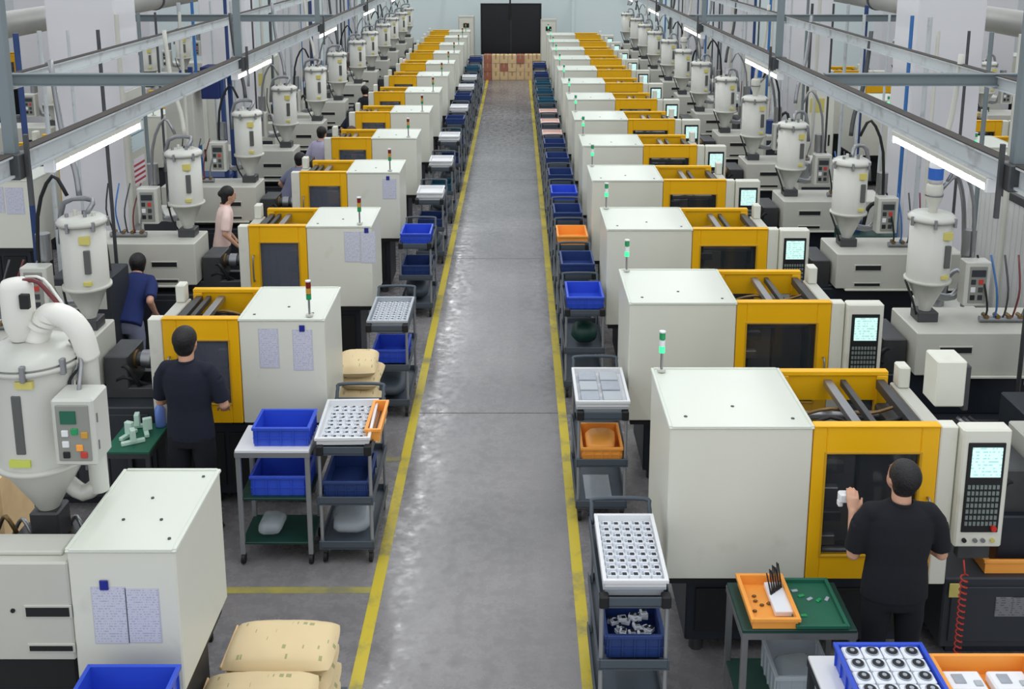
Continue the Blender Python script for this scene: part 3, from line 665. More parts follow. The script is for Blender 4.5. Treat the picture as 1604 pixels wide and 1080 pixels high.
def part_at(x, y, z, s, label, group, rz=0):
    o = copy_tree(mp0) if mpu[0] else mp0; mpu[0] = True
    o.location = (x, y, z); o.scale = (s, s, s); o.rotation_euler = (0, 0, rz); tag(o, label, 'part', group)

# right carts
GR = 'service carts right of the aisle'; GL = 'service carts left of the aisle'
cart(.69, 5.43, 'nearest grey service cart beside the right yellow line', GR)
crate(.355, .70, .05, traym, loc=(.695, 5.82, 1.022), label='white parts tray with a grid of black-holed parts, nearest right cart', cat='tray', name='parts_tray')
crate(.34, .66, .065, trayg, loc=(.69, 5.82, .955), label='grey tray under the white grid tray on the nearest right cart', cat='tray', name='parts_tray')
for r in range(9):
    for c in range(5): part_at(.695-.132+c*.066, 5.55+r*.068, 1.031, 1.05, 'white moulded part in the nearest right tray, row %s from front, %s from left' % (ORD[r], ORD[c]), 'moulded parts in the nearest white tray')
crate(.33, .36, .15, blue2, loc=(.70, 5.67, .545), label='dark blue crate of clear parts on the nearest right cart', cat='crate')
random.seed(3)
for k in range(26):
    part_at(.70+random.uniform(-.12, .12), 5.67+random.uniform(-.13, .13), .56+random.uniform(0, .06), 1.0, 'small clear-white part heaped in the dark blue crate', 'loose parts in the dark blue crate', random.uniform(0, 3))
cart(.70, 7.86, 'second grey service cart on the right, white tray on top, orange crate below', GR)
crate(.40, .62, .06, trayg, loc=(.70, 8.21, .955), label='lower grey tray on the second right cart', cat='tray', name='parts_tray')
t = crate(.41, .66, .055, traym, loc=(.70, 8.21, 1.018), label='upper pale tray of flat parts on the second right cart', cat='tray', name='parts_tray')
for q in range(2):
    for w in range(3): B(-.17+q*.18, -.02+q*.18, -.3+w*.2, -.13+w*.2, .01, .05, .004).build('divider_pad', trayg if (q+w) % 2 else partg, t)
crate(.32, .44, .11, orange, loc=(.70, 8.12, .545), label='orange crate on the middle shelf of the second right cart')
bag((.70, 8.08, .555), .26, .34, .13, 'orange wrapped bundle lying in the orange crate', orange, 'wrapped_bundle')
B(.58, .80, 7.98, 8.38, .15, .155).build('plastic_sheet', clearp); tag(bpy.data.objects['plastic_sheet'], 'clear plastic sheet on the bottom shelf of the second right cart', 'sheet')
cart(.71, 10.25, 'third service cart on the right topped by a bright blue crate', GR)
crate(.36, .5, .13, blue, loc=(.72, 10.6, .955), label='bright blue crate on top of the third right cart')
bag((.72, 10.5, .55), .26, .3, .2, 'dark green bundle on the middle shelf of the third right cart', dgreen, 'wrapped_bundle')
rc = [(11.45, blue2, 'n'), (12.6, orange, 'o'), (13.75, blue2, 'n'), (14.9, blue, 'b'), (16.1, blue2, 'n'), (17.4, blue2, 'n'), (18.7, blue2, 'n'), (20.0, pink, 'p'), (21.3, pink, 'p'), (22.6, pink, 'p'), (24.0, teal, 't'), (25.5, teal, 't'), (27.0, teal, 't'), (28.8, blue2, 'n'), (31, blue2, 'n')]
nm = {'n': 'dark blue', 'o': 'orange', 'b': 'bright blue', 'p': 'pale pink', 't': 'teal'}
for i, (y, m_, k) in enumerate(rc):
    cart(.71, y, '%s service cart from the front on the right, %s load' % (ORD[i+3], nm[k]), GR)
    crate(.36, .5, .12 if k != 'p' else .05, m_, loc=(.71, y+.32, .955), label='%s crate on top of the %s right cart' % (nm[k], ORD[i+3]), group='crates on the right carts')
    crate(.34, .45, .12, (blue2, trayg, teal)[i % 3], loc=(.71, y+.3, .545), label='crate on the middle shelf of the %s right cart' % ORD[i+3], group='crates on the right cart middle shelves')
# left carts
cart(-1.29, 7.27, 'nearest left service cart with a white tray of parts', GL)
crate(.36, .56, .026, trayg, loc=(-1.30, 7.63, .955), label='lower grey tray on the nearest left cart', cat='tray', name='parts_tray')
crate(.39, .66, .06, traym, loc=(-1.31, 7.63, .985), label='white tray of small parts on the nearest left cart', cat='tray', name='parts_tray', rz=.03)
crate(.10, .5, .1, orange, loc=(-1.085, 7.65, .965), label='narrow orange tray beside the white tray on the nearest left cart', cat='tray', name='parts_tray')
for r in range(9):
    for c in range(5): part_at(-1.31-.135+c*.067+(.012 if r % 2 else 0), 7.38+r*.063, .994, .92, 'small white part in the nearest left tray, row %s from front, %s from left' % (ORD[r], ORD[c]), 'small parts in the nearest left tray', .4*(r % 3))
crate(.33, .46, .13, blue2, loc=(-1.29, 7.55, .545), label='blue crate on the middle shelf of the nearest left cart')
bag((-1.28, 7.6, .175), .32, .5, .14, 'clear plastic bag on the bottom shelf of the nearest left cart')
cart(-1.27, 9.8, 'second left service cart with a see-through tray on top', GL)
t = crate(.38, .70, .06, trayg, loc=(-1.27, 10.2, .955), label='grey-green tray of glassy parts on the second left cart', cat='tray', name='parts_tray')
for r in range(10):
    for c in range(6): part_at(-1.27-.15+c*.06, 9.92+r*.062, .964, .85, 'glassy part on the second left cart, row %s from front, %s from left' % (ORD[r], ORD[c]), 'parts in the second left tray', .3*(r % 2))
crate(.33, .42, .14, blue, loc=(-1.26, 10.12, .545), label='blue crate on the middle shelf of the second left cart')
bag((-1.27, 10.1, .175), .32, .5, .16, 'slate plastic bag on the bottom shelf of the second left cart', slate, 'wrapped_bundle')
lc = [(12.65, blue, 'b'), (14.9, traym, 'w'), (17.15, traym, 'w'), (19.4, traym, 'w'), (21.3, blue2, 'n'), (22.9, traym, 'w'), (24.6, blue2, 'n'), (26.3, traym, 'w'), (28.2, traym, 'w'), (30.3, teal, 't'), (32.5, blue2, 'n')]
nm['w'] = 'white'
for i, (y, m_, k) in enumerate(lc):
    cart(-1.26, y, '%s service cart from the front on the left, %s load' % (ORD[i+2], nm[k]), GL)
    crate(.36, .46, .13 if k != 'w' else .06, m_, loc=(-1.26, y+.32, .955), label='%s crate on top of the %s left cart' % (nm[k], ORD[i+2]), group='crates on the left carts')
    if k == 'w': crate(.36, .46, .05, traym, loc=(-1.26, y+.32, 1.02), label='second white tray stacked on the %s left cart' % ORD[i+2], group='stacked trays on the left carts', cat='tray', name='parts_tray')
    crate(.34, .45, .13, (blue2, blue2, teal)[i % 3], loc=(-1.26, y+.3, .545), label='crate on the middle shelf of the %s left cart' % ORD[i+2], group='crates on the left cart middle shelves')
    if y < 21: bag((-1.27, y+.4, .175), .3, .5, .2, 'dark bundle on the bottom shelf of the %s left cart' % ORD[i+2], slate, 'wrapped_bundle')

# ------------------------------------------------------------------ benches
def bench(x, y, w, l, h, top, label, shelves=(.2,), legm=alu, castor=False, edge=None, rz=0):
    t = empty('work_table', (x, y, 0), rz); tag(t, label, 'table')
    B(-w/2, w/2, 0, l, h-.025, h, .004).build('tabletop', top, t)
    mb = MB(); mb.box(-w/2, w/2, -.004, .02, h-.06, h-.02); mb.box(-w/2, w/2, l-.02, l+.004, h-.06, h-.02); mb.box(-w/2-.004, -w/2+.02, 0, l, h-.06, h-.02); mb.box(w/2-.02, w/2+.004, 0, l, h-.06, h-.02); mb.build('apron', edge or legm, t)
    for a in (-w/2+.02, w/2-.02):
        for b in (.02, l-.02):
            B(a-.018, a+.018, b-.018, b+.018, .08 if castor else 0, h-.03, .003).build('leg', legm, t)
            if castor: MB().cyl((a-.014, b, .04), (a+.014, b, .04), .04, n=14).build('caster', black, t)
    for z in shelves: B(-w/2+.01, w/2-.01, .01, l-.01, z-.02, z, .004).build('shelf', dgreen, t); 
    return t
bench(-1.83, 7.28, .56, .42, .95, traym, 'small wheeled steel table holding blue crates by the left man', (.18, .55), castor=True)
crate(.41, .31, .15, blue, loc=(-1.77, 7.50, .952), label='bright blue crate on the steel table top')
crate(.42, .32, .16, blue, loc=(-1.80, 7.49, .552), label='blue crate on the steel table middle shelf')
bag((-1.9, 7.46, .185), .2, .26, .12, 'crumpled clear bag on the steel table bottom shelf')
bench(1.63, 5.36, .66, .46, .82, dgreen, 'work table with orange and green trays in front of the nearest right machine', (.3,), steel)
t = crate(.26, .42, .07, orange, loc=(1.49, 5.58, .822), label='orange tray holding small brown parts on the right work table', cat='tray', name='parts_tray')
for k in range(9): MB().ell((random.uniform(-.12, .02), random.uniform(-.17, .17), .016), (.015, .009, .008), n=8, m=5).build('small_part', brass, t)
t = crate(.28, .44, .03, green, loc=(1.76, 5.585, .822), label='green tray with scattered pale scraps on the right work table', cat='tray', name='parts_tray')
for k in range(6): B(-.1+.035*k, -.06+.035*k, -.12+.05*((k*5) % 6), -.10+.05*((k*5) % 6), .008, .016, .002).build('scrap', partg if k % 2 else green_off, t, rz=.2*k)
t = empty('tool_tray', (1.565, 5.62, .835)); tag(t, 'small white tray of black-handled tools in the orange tray', 'tray')
B(-.055, .055, -.16, .13, 0, .035, .004).build('tray', partw, t)
for k in range(8):
    a = -.04+.011*k; MB().cyl((a, .0+.01*k, .03), (a-.02+.008*(k % 3), .06+.01*k, .14+.02*(k % 3)), .006, .004, n=8).build('tool', black, t)
t = crate(.32, .36, .2, clearp, loc=(1.68, 5.56, .302), label='grey see-through bin on the low stand below the work table', cat='bin', name='storage_bin')
bag((1.68, 5.56, .312), .24, .28, .14, 'crumpled film inside the see-through bin')
bench(2.30, 4.55, 1.35, .62, .80, traym, 'long table at the bottom right edge holding blue and orange crates', (.25,), coal)
crate(.46, .42, .13, blue, loc=(1.98, 4.88, .802), label='bright blue crate of white round-holed parts, bottom right')
def hub():
    t = empty('molded_part'); B(-.05, .05, -.045, .045, 0, .04, .008).build('shell', partw, t); MB().cyl((0, 0, .04), (0, 0, .046), .036, n=16).build('rim', partg, t)
    MB().cyl((0, 0, .044), (0, 0, .049), .03, n=16).build('bore', MATS['socket_black'], t); MB().cyl((0, 0, .046), (0, 0, .053), .012, n=10).build('pin', partg, t); return t
h0 = hub(); k = 0
for r in range(4):
    for c in range(4):
        o = h0 if k == 0 else copy_tree(h0); k += 1
        o.location = (1.98-.16+c*.107, 4.88-.14+r*.098, .885); tag(o, 'white round-bored part in the blue crate, row %s from front, %s from left' % (ORD[r], ORD[c]), 'part', 'round-bored parts in the blue crate')
t = B(-.21, .21, -.19, .19, 0, .07, .01).build('packing_foam', partg, None, (1.98, 4.88, .813)); tag(t, 'grey packing under the round-bored parts', 'foam')
crate(.50, .42, .12, orange, loc=(2.49, 4.80, .802), label='orange crate of pale flat parts at the bottom right corner')
for k in range(4):
    t = empty('molded_part', (2.37+.24*(k % 2), 4.71+.17*(k//2), .812)); tag(t, 'pale flat part in the orange corner crate, %s %s' % (('front', 'rear')[k//2], ('left', 'right')[k % 2]), 'part', 'flat parts in the orange corner crate')
    B(-.10, .10, -.075, .075, 0, .06, .01).build('shell', partw, t); B(-.06, .0, -.03, .04, .06, .066, .002).build('boss', partg, t); B(.04, .08, -.05, -.01, .06, .068, .002).build('boss', trayg, t)
t = B(-.06, .06, -.09, .09, 0, .03, .004).build('small_box', traym, None, (1.70, 4.76, .802)); tag(t, 'small white block at the corner of the long table', 'box')
# orange tray + mesh on right machine base
crate(.46, .44, .10, orange, loc=(3.30, 6.42, .632), label='orange tray lying on the base of the nearest right machine', cat='tray', name='parts_tray')
t = empty('coiled_cable', (2.86, 6.03, 0)); tag(t, 'coiled red air line hanging below the control panel', 'cable')
pts = [(0, .03, .82), (0, .0, .74)]+[(.022*cos(a*.9), .022*sin(a*.9)-.0, .73-.0062*a) for a in range(0, 96)]
MB().tube(pts, .0055, n=6, smooth=1).build('coil', oran, t)
t = B(0, .07, 0, .008, 0, .1, .002).build('tag_plate', yellab, None, (2.82, 6.132, .5)); tag(t, 'small cream plate on the dark base left of the coiled line', 'plate')
t = B(0, .2, 0, .008, 0, .14, .002).build('name_plate', plate_m, None, (3.13, 6.132, .36)); tag(t, 'grey rating plate on the dark machine base, bottom right', 'plate')
# left: crate in front of nearest left machine, carton, green bench
bench(-1.95, 4.12, .62, .5, .96, coal, 'dark table in front of the nearest left machine', (.3,), black)
crate(.44, .40, .2, blue, loc=(-1.90, 4.41, .962), label='bright blue crate at the bottom left below the taped papers')
bench(-3.03, 7.55, .36, .5, .80, green, 'narrow green-topped bench left of the left man', (.35,), dsteel)
for k, (x, y, rz) in enumerate(((-3.02, 7.68, .5), (-3.1, 7.8, 1.2), (-2.98, 7.86, 2.0), (-3.08, 7.96, .2))):
    t = empty('white_bracket', (x, y, .802), rz); tag(t, '%s white plastic bracket piece on the green bench' % ORD[k], 'part', 'white bracket pieces on the green bench')
    B(-.09, .09, -.018, .018, 0, .03, .004).build('arm', mat('mint', (200, 228, 214), .4), t); B(-.02, .02, -.05, .02, .03, .13, .004).build('post', MATS['mint'], t)
t = empty('spray_bottle', (-2.90, 7.98, .802)); tag(t, 'blue plastic bottle standing on the green bench', 'bottle')
MB().lathe([(.001, 0), (.04, 0), (.042, .02), (.042, .15), (.02, .19), (.015, .2)], n=16).build('body', mat('bottle_blue', (110, 140, 215), .3), t); MB().cyl((0, 0, .2), (0, 0, .24), .016, n=10).build('cap', traym, t)
bag((-2.35-.55, 6.3, .0), .6, .5, .5, 'dark navy cloth heap on the floor behind the nearest left machine', clothb, 'cloth_heap')
t = empty('carton', (-3.28, 5.95, 0)); tag(t, 'brown cardboard carton at the far left edge', 'box'); B(-.2, .2, -.2, .2, 1.0, 1.55, .006).build('body', kraft, t); B(-.22, .22, -.22, .22, 0, 1.0, .01).build('stand', coal, t)
t = B(0, .3, 0, .22, 0, .004).build('paper_sheet', traym, None, (-2.46, 6.05, .9)); 
bench(-2.42, 5.9, .7, .5, .89, navy, 'low dark stand with a white sheet behind the nearest left box', (), black); tag(t, 'white sheet lying behind the nearest left machine', 'paper')

# papers taped to boxes
def paper(x, y, z, w, h, label, clip=None, yaw=0):
    t = empty('paper_sheet', (x, y, z), yaw); tag(t, label, 'paper')
    B(0, w, -.004, -.001, 0, h).build('sheet', paper_m, t)
    B(-.006, w+.006, -.0015, 0, -.006, h+.006).build('backing', mat('sleeve', (196, 198, 206), .4), t)
    if clip: B(w*clip-.022, w*clip+.022, -.012, -.004, h-.01, h+.045, .003).build('clip', mat('clip_blue', (30, 40, 140), .4), t)
yy = 4.77
paper(-2.145, yy, 1.175, .165, .315, 'left taped paper with blue clip on the nearest left machine', .4)
paper(-1.972, yy, 1.18, .16, .30, 'right taped paper on the nearest left machine')
paper(-2.075, 8.04, 1.29, .15, .33, 'left paper on the second left machine box')
paper(-1.80, 8.04, 1.27, .15, .34, 'right paper with blue clip on the second left machine box', .5)
paper(-1.83-.0, 10.85, 1.31, .16, .33, 'left paper on the third left machine box')
paper(-1.655, 10.85, 1.30, .15, .34, 'right paper with clip on the third left machine box', .4)
paper(-1.75, 13.5, 1.35, .17, .26, 'paper with blue clip on the fourth left machine box', .4)
paper(-6.75, 13.05, 1.28, .22, .33, 'left paper on the outer machine box at the left edge'); paper(-6.5, 13.05, 1.26, .22, .34, 'right paper on the outer machine box at the left edge')

# sacks
def sack(x, y, z, w, l, h, label, rz=0, seed=0):
    nx, ny = 22, 16; v = []; f = []
    for sgn in (1, -1):
        for j in range(ny+1):
            for i in range(nx+1):
                u = -1+2*i/nx; q = -1+2*j/ny
                e = max(0, (1-abs(u)**3.2))**.42*max(0, (1-abs(q)**3.2))**.42
                nn = noise.noise(Vector((u*2.2+seed, q*2.2, sgn)))*.14+noise.noise(Vector((u*7+seed, q*7, sgn*3)))*.05
                zz = h/2+sgn*h/2*e*(1+(nn if sgn > 0 else 0))
                kx = 1-.05*abs(q)**4; ky = 1-.05*abs(u)**4
                v.append((u*w/2*kx, q*l/2*ky, zz))
    N = (nx+1)*(ny+1)
    for s_ in (0, 1):
        for j in range(ny):
            for i in range(nx):
                a = s_*N+j*(nx+1)+i; qd = (a, a+1, a+nx+2, a+nx+1); f.append(qd if s_ == 0 else tuple(reversed(qd)))
    o = empty('paper_sack', (x, y, z), rz); MB().add(v, f, True).build('body', sack_m, o)
    B(-w/2+.0, -w/2+.012, -l/2*.9, l/2*.9, h/2-.012, h/2+.012, .003).build('seam_tape', kraft, o)
    tag(o, label, 'sack'); return o
for k in range(4):
    sack(-1.43+.01*(k % 2), 5.67, .135*k, .66, .44, .15, '%s in the rear pile of kraft sacks at the bottom left' % ('bottom sack', 'second sack up', 'third sack up', 'top sack')[k], 0, k)
    sack(-1.45-.012*(k % 2), 5.19, .135*k-.0, .66, .46, .15, '%s in the front pile of kraft sacks at the bottom left' % ('bottom sack', 'second sack up', 'third sack up', 'top sack')[k], .03, k+7)
B(-1.8, -1.08, 4.94, 5.92, 0, .004).build('floor_sheet', slate); tag(bpy.data.objects['floor_sheet'], 'thin grey sheet under the near kraft sacks', 'sheet')
for k in range(7): sack(-1.45+.03*(k % 2), 9.1+.02*(k % 3), .135*k, .36, .5, .15, '%s sack up in the kraft pile beside the second left machine' % ORD[k], .05*(-1)**k, k+20)

# ------------------------------------------------------------------ background clutter between rows and columns
random.seed(11)
def drop_pipe(x, y, z0, z1, r, m_, label, group):
    t = empty('drop_pipe', (x, y, z0)); tag(t, label, 'pipe', group)
    MB().cyl((0, 0, 0), (0, 0, z1-z0), r, n=8).build('pipe', m_, t); MB().cyl((0, 0, .3), (0, 0, .38), r*1.7, n=8).build('valve', brass, t); B(-.01, .05, -.01, .01, .33, .35).build('valve_handle', red, t)
def aux(x, y, w, d, h, m_, label, kind):
    t = empty('auxiliary_unit', (x, y, 0)); tag(t, label, 'equipment', 'auxiliary units beside the columns')
    B(-w/2, w/2, 0, d, .1, h, .012).build('body', m_, t)
    for a in (-w/2+.05, w/2-.05):
        for b in (.05, d-.05): MB().cyl((a-.012, b, .05), (a+.012, b, .05), .05, n=10).build('caster', black, t)
    B(-w/2+.05, w/2-.05, -.008, .004, h-.32, h-.08, .003).build('panel', coal if m_ is not coal else white2, t)
    mb = MB()
    for k in range(6): mb.box(-w/2+.06, w/2-.06, -.006, .004, .25+k*.05, .275+k*.05)
    mb.build('louvres', dsteel, t)
    MB().tube([(0, d*.7, h), (.05, d*.7, h+.25), (.15, d*.6, h+.3), (.2, d*.5, h-.1)], .025).build('hose', black if kind else steel, t)
    MB().cyl((-w/4, d*.4, h), (-w/4, d*.4, h+.22), .08, n=12).build('motor', pbl if kind else steel, t)
for side, YS in ((-1, LY), (1, RY)):
    sn = 'left' if side < 0 else 'right'
    for i, y in enumerate(YS):
        o_ = ORD[i]
        drop_pipe(side*(4.72+.06*(i % 2)), y-.25, 0, 3.8, .024, (cyanm, rail_m, post_m)[i % 3], '%s vertical supply pipe from the front behind the %s row' % (o_, sn), 'vertical pipes behind the rows')
        drop_pipe(side*4.9, y-.5, 0, 3.8, .03, (rail_m, pbl, white2)[i % 3], '%s outer vertical pipe behind the %s row' % (o_, sn), 'vertical pipes behind the rows')
        drop_pipe(side*4.55, y-.12, 0, 3.8, .016, (dsteel, rail_m)[i % 2], '%s thin conduit behind the %s row dryers' % (o_, sn), 'vertical pipes behind the rows')
        drop_pipe(side*4.25, y-.1, 0, 3.8, .02, (rail_m, dsteel, white2)[i % 3], '%s thin inner conduit behind the %s row dryers' % (o_, sn), 'vertical pipes behind the rows')
        if i:
            if not (side < 0 and i == 3): aux(side*(4.3+random.uniform(-.1, .1)), y-.95, .5+.1*(i % 2), .5, random.uniform(1.1, 1.7), (white2, coal, hopw, dgreen, white2)[i % 5], '%s auxiliary unit from the front behind the %s row' % (o_, sn), i % 2)
            if i % 2 == 0 and i > 2 - side and min(abs(y-1.1-c_) for c_ in (13.5, 19.9, 26.3, 32.7)) > 1.0:
                t = empty('electrical_cabinet', (side*5.35, y-1.5 if i % 4 else y-1.3, 0)); tag(t, '%s tall pale electrical cabinet from the front beyond the %s row' % (o_, sn), 'cabinet', 'electrical cabinets beyond the rows')
                B(-.3, .3, 0, .4, 0, 2.3, .01).build('body', white2, t); B(-.28, .28, -.015, 0, .08, 2.25, .005).build('door', white, t); B(.2, .23, -.03, -.015, 1.1, 1.3, .003).build('handle', black, t); B(-.15, .1, -.02, -.014, 1.7, 1.95).build('notice', yellab if i % 4 else bluelab, t)
        t = empty('conveying_line', (side*3.6, y+.4, 2.75)); tag(t, 'curved conveying hose above the %s dryer of the %s row' % (o_, sn), 'hose', 'conveying hoses above the dryers')
        MB().tube([(0, 0, -.12), (.03*side, .03, .1), (.12*side, .05, .45), (.16*side, .05, 1.0)], .024, n=8).build('hose', (steel, white2, dsteel)[i % 3], t)
        MB().tube([(.10*side, 0, -.12), (.2*side, -.02, .05), (.36*side, 0, -.3), (.4*side, .0, -1.1)], .016, n=7).build('hose', (black, steel)[i % 2], t)
        t = empty('valve_manifold', (side*4.25, y+.3, 1.45 if side > 0 else 1.53)); tag(t, 'pipe manifold with small valves behind the %s machine of the %s row' % (o_, sn), 'manifold', 'valve manifolds behind the rows')
        MB().cyl((-.2, 0, 0), (.2, 0, 0), .03, n=8).build('header', steel, t)
        for k in range(5): q = MB().tube([(-.16+.08*k, 0, 0), (-.16+.08*k, -.05, .1), (-.2+.1*k, -.06, .3), (-.22+.12*k, .1, .55)], .009, n=6).build('hose', (black, cyanm, dsteel, hoser, steel)[k], t)
        for k in range(4): MB().cyl((-.15+.1*k, -.04, .03), (-.15+.1*k, .04, .03), .02, n=8).build('valve', brass, t)
        if i and not (side < 0 and i in (1, 2, 3, 4, 5, 6, 7, 9)):
            t = empty('temperature_controller', (side*3.05, y-.8, 0)); tag(t, '%s dark floor-standing temperature controller from the front in the %s row' % (o_, sn), 'equipment', 'temperature controllers in the rows')
            B(-.16, .16, 0, .35, .08, .75, .01).build('body', (coal, dgreen, navy, white2)[i % 4], t); B(-.12, .12, -.006, .004, .5, .7).build('panel', (white2, steel, white2, coal)[i % 4], t)
            for a in (-.12, .12): MB().cyl((a, .05, 0), (a, .05, .08), .03, n=8).build('caster', black, t); MB().cyl((a, .3, 0), (a, .3, .08), .03, n=8).build('caster', black, t)
            for k in range(3): MB().tube([(-.1+.08*k, .2, .74), (-.1+.08*k, .22, .9), (-.1+.12*k, .4, 1.0), (-.05+.1*k, .7, .95)], .014, n=6).build('hose', (black, steel, hoser)[k], t)
# tall blue frame and white cabinets on left
t = empty('blue_frame_unit', (-4.42, 14.75, 0)); tag(t, 'tall blue steel frame with white cabinet behind the fourth left machine', 'frame')
for a in (-.28, .28):
    for b in (0, .4): B(a-.03, a+.03, b-.03, b+.03, 0, 2.9, .004).build('post', pbl, t)
B(-.28, .28, 0, .4, 2.75, 2.82).build('top_plate', pbl, t); B(-.28, .28, 0, .4, 1.3, 1.36).build('shelf', pbl, t); B(-.24, .24, .05, .35, .5, 1.25, .01).build('tank', pbl, t); B(-.5, -.1, -.15, .3, 1.8, 2.75, .01).build('cabinet', white2, t); B(0, .25, -.08, .3, 2.5, 2.95, .01).build('motor_box', clothb, t)
# grey curtain cabinet at right edge
t = empty('strip_curtain', (5.15, 9.2, 0)); tag(t, 'grey ribbed panel screen at the right edge behind the pipes', 'screen')
for k in range(22): B(-.02, .02, k*.11, k*.11+.1, .1, 2.05, .006).build('strip', corr, t)
B(-.03, .03, -.05, 2.5, 2.05, 2.13).build('top_rail', dsteel, t); B(-.03, .03, -.05, 0, 0, 2.05).build('post', dsteel, t)
# white gate box, R2 hopper bottle, panels
t = empty('additive_bottle', (3.60, 8.81, 2.656)); tag(t, 'small white bottle with blue label on top of the second right dryer', 'bottle')
MB().lathe([(.001, 0), (.06, 0), (.06, .16), (.03, .22), (.001, .225)], n=16).build('body', traym, t); MB().lathe([(.062, .03), (.062, .13)], n=16).build('label_band', bluelab, t)

# ------------------------------------------------------------------ people
def person(name, label, loc, rz, H=1.70, top=clothn, legs=clothk, hair=hairm, lean=0, head=(0, 0), armL=None, armR=None, vox=.011, longhair=False, gap=0, build_=1.0):
    """local: facing +Y, x to the person's right. lean = forward lean of torso in radians; arms = (elbow, wrist, hand_dir)"""
    k = H/1.70; t = empty(name, loc, rz); tag(t, label, 'person')
    V = Vector; pel = V((0, 0, .92))
    def T(p):  # torso frame -> local
        p = V(p); z = p.z-.92; return V((p.x, p.y*cos(lean)+z*sin(lean), .92+z*cos(lean)-p.y*sin(lean)))
    neck = T((0, -.005, 1.43)); hd = T((0, .02, 1.58)) if lean < .5 else T((0, -.03, 1.56))
    shL = T((-.185*build_, 0, 1.385)); shR = T((.185*build_, 0, 1.385))
    armL = armL or ((-.25, .02, 1.10), (-.24, .18, .92)); armR = armR or ((.25, .02, 1.10), (.24, .18, .92))
    def scale(mb): mb.v = [(p[0]*k, p[1]*k, p[2]*k) for p in mb.v]; return mb
    def rem(o, v, it=3):
        m = o.modifiers.new('remesh', 'REMESH'); m.mode = 'VOXEL'; m.voxel_size = v; m.use_smooth_shade = True
        s = o.modifiers.new('smooth', 'SMOOTH'); s.factor = .5; s.iterations = it
        for p in o.data.polygons: p.use_smooth = True
        return o
    mb = MB()
    pit = Matrix.Rotation(-head[1], 3, 'X'); yaw = Matrix.Rotation(head[0], 3, 'Z'); HR = yaw @ pit
    if lean > .5: HR = yaw @ Matrix.Rotation(-lean, 3, 'X') @ pit
    Hh = lambda p: hd+HR @ V(p)
    mb.ell(Hh((0, 0, .01)), (.073, .090, .108), HR, 20, 16); mb.ell(Hh((0, .03, -.05)), (.054, .058, .062), HR)
    mb.ell(Hh((0, .093, -.012)), (.012, .020, .018), HR, 8, 6); mb.cyl(Hh((0, .086, .02)), Hh((0, .1, -.012)), .007, .012, 8)
    for s_ in (-1, 1): mb.ell(Hh((s_*.076, -.002, -.005)), (.009, .018, .030), HR, 8, 6)
    mb.loft([(T((0, -.01, 1.36)), .075, .062), (neck, .057, .058), (hd-V((0, .005, .06)), .053, .056)])
    mb.loft([(T((0, 0, .95)), .13, .08), (T((0, 0, 1.12)), .12, .085), (T((0, 0, 1.3)), .15, .09), (T((0, 0, 1.39)), .10, .06)])
    for (sh, (el, wr), s_) in ((shL, armL, -1), (shR, armR, 1)):
        el = V(el); wr = V(wr); d = (wr-el).normalized()
        mb.cyl(sh.lerp(T((0, 0, 1.34)), .3), sh.lerp(el, .3), .04, .044, 12); mb.cyl(sh.lerp(el, .3), el, .044, .038, 12); mb.ell(el, (.04, .04, .04), None, 10, 8); mb.cyl(el, wr, .038, .026, 12); mb.ell(wr, (.027, .027, .027), None, 8, 6)
        side = d.cross(V((0, 0, 1)));
        if side.length < .2: side = V((s_, 0, 0))
        side.normalize(); nrm = side.cross(d).normalized()
        pc = wr+d*.05
        mb.loft([(wr, .024, .017), (wr+d*.03, .034, .016), (wr+d*.085, .041, .014)], side=side, n=12)
        for q, ln in enumerate((.062, .072, .068, .052)):
            b0 = wr+d*.078+side*(-.030+.02*q); b1 = b0+d*ln*.5-nrm*.006; b2 = b1+d*ln*.42-nrm*.024
            mb.cyl(b0, b1, .0092, .0085, 8); mb.ell(b1, (.0086,)*3, None, 8, 6); mb.cyl(b1, b2, .0084, .007, 8); mb.ell(b2, (.007,)*3, None, 8, 6)
        th0 = wr+d*.02+side*(-s_*.026); th1 = th0+d*.035+side*(-s_*.026)-nrm*.012; th2 = th1+d*.03+side*(-s_*.004)-nrm*.012
        mb.cyl(th0, th1, .013, .0105, 8); mb.ell(th1, (.0105,)*3, None, 8, 6); mb.cyl(th1, th2, .0105, .0085, 8); mb.ell(th2, (.0085,)*3, None, 8, 6)
    for s_ in (-1, 1): mb.cyl((s_*.09, 0, .9), (s_*.1, 0, .5), .07, .05, 12); mb.cyl((s_*.1, 0, .5), (s_*.1, -.01, .08), .045, .035, 12)
    body = rem(scale(mb).build('body', skin, t), min(vox, .0075) if vox < .01 else vox, 2)
    for s_ in (-1, 1): MB().ell(tuple((Hh((s_*.03, .083, .018)))*k), (.011*k, .006*k, .006*k), HR, 8, 6).build('eye', eyem, t)
    MB().ell(tuple(Hh((0, .09, -.052))*k), (.02*k, .006*k, .006*k), HR, 8, 6).build('mouth', lipm, t)
    # hair cap
    mb = MB(); mb.ell(Hh((0, -.018, .036)), (.088, .099, .1), HR, 20, 14); mb.ell(Hh((0, -.042, -.012)), (.078, .062, .088), HR, 16, 12)
    if longhair: mb.ell(Hh((0, -.10, .03)), (.042, .042, .045), HR); mb.ell(Hh((0, -.06, -.06)), (.06, .04, .08), HR)
    rem(scale(mb).build('hair', hair, t), .009, 2)
    # shirt
    b_ = build_; mb = MB()
    mb.loft([(T((0, .0, .83)), .178*b_, .118), (T((0, 0, .95)), .172*b_, .115), (T((0, 0, 1.08)), .160*b_, .108), (T((0, .0, 1.22)), .178*b_, .116), (T((0, 0, 1.33)), .185*b_, .108), (T((0, -.003, 1.385)), .165*b_, .092), (T((0, -.006, 1.42)), .115*b_, .072), (T((0, -.01, 1.448)), .066, .06)], n=24)
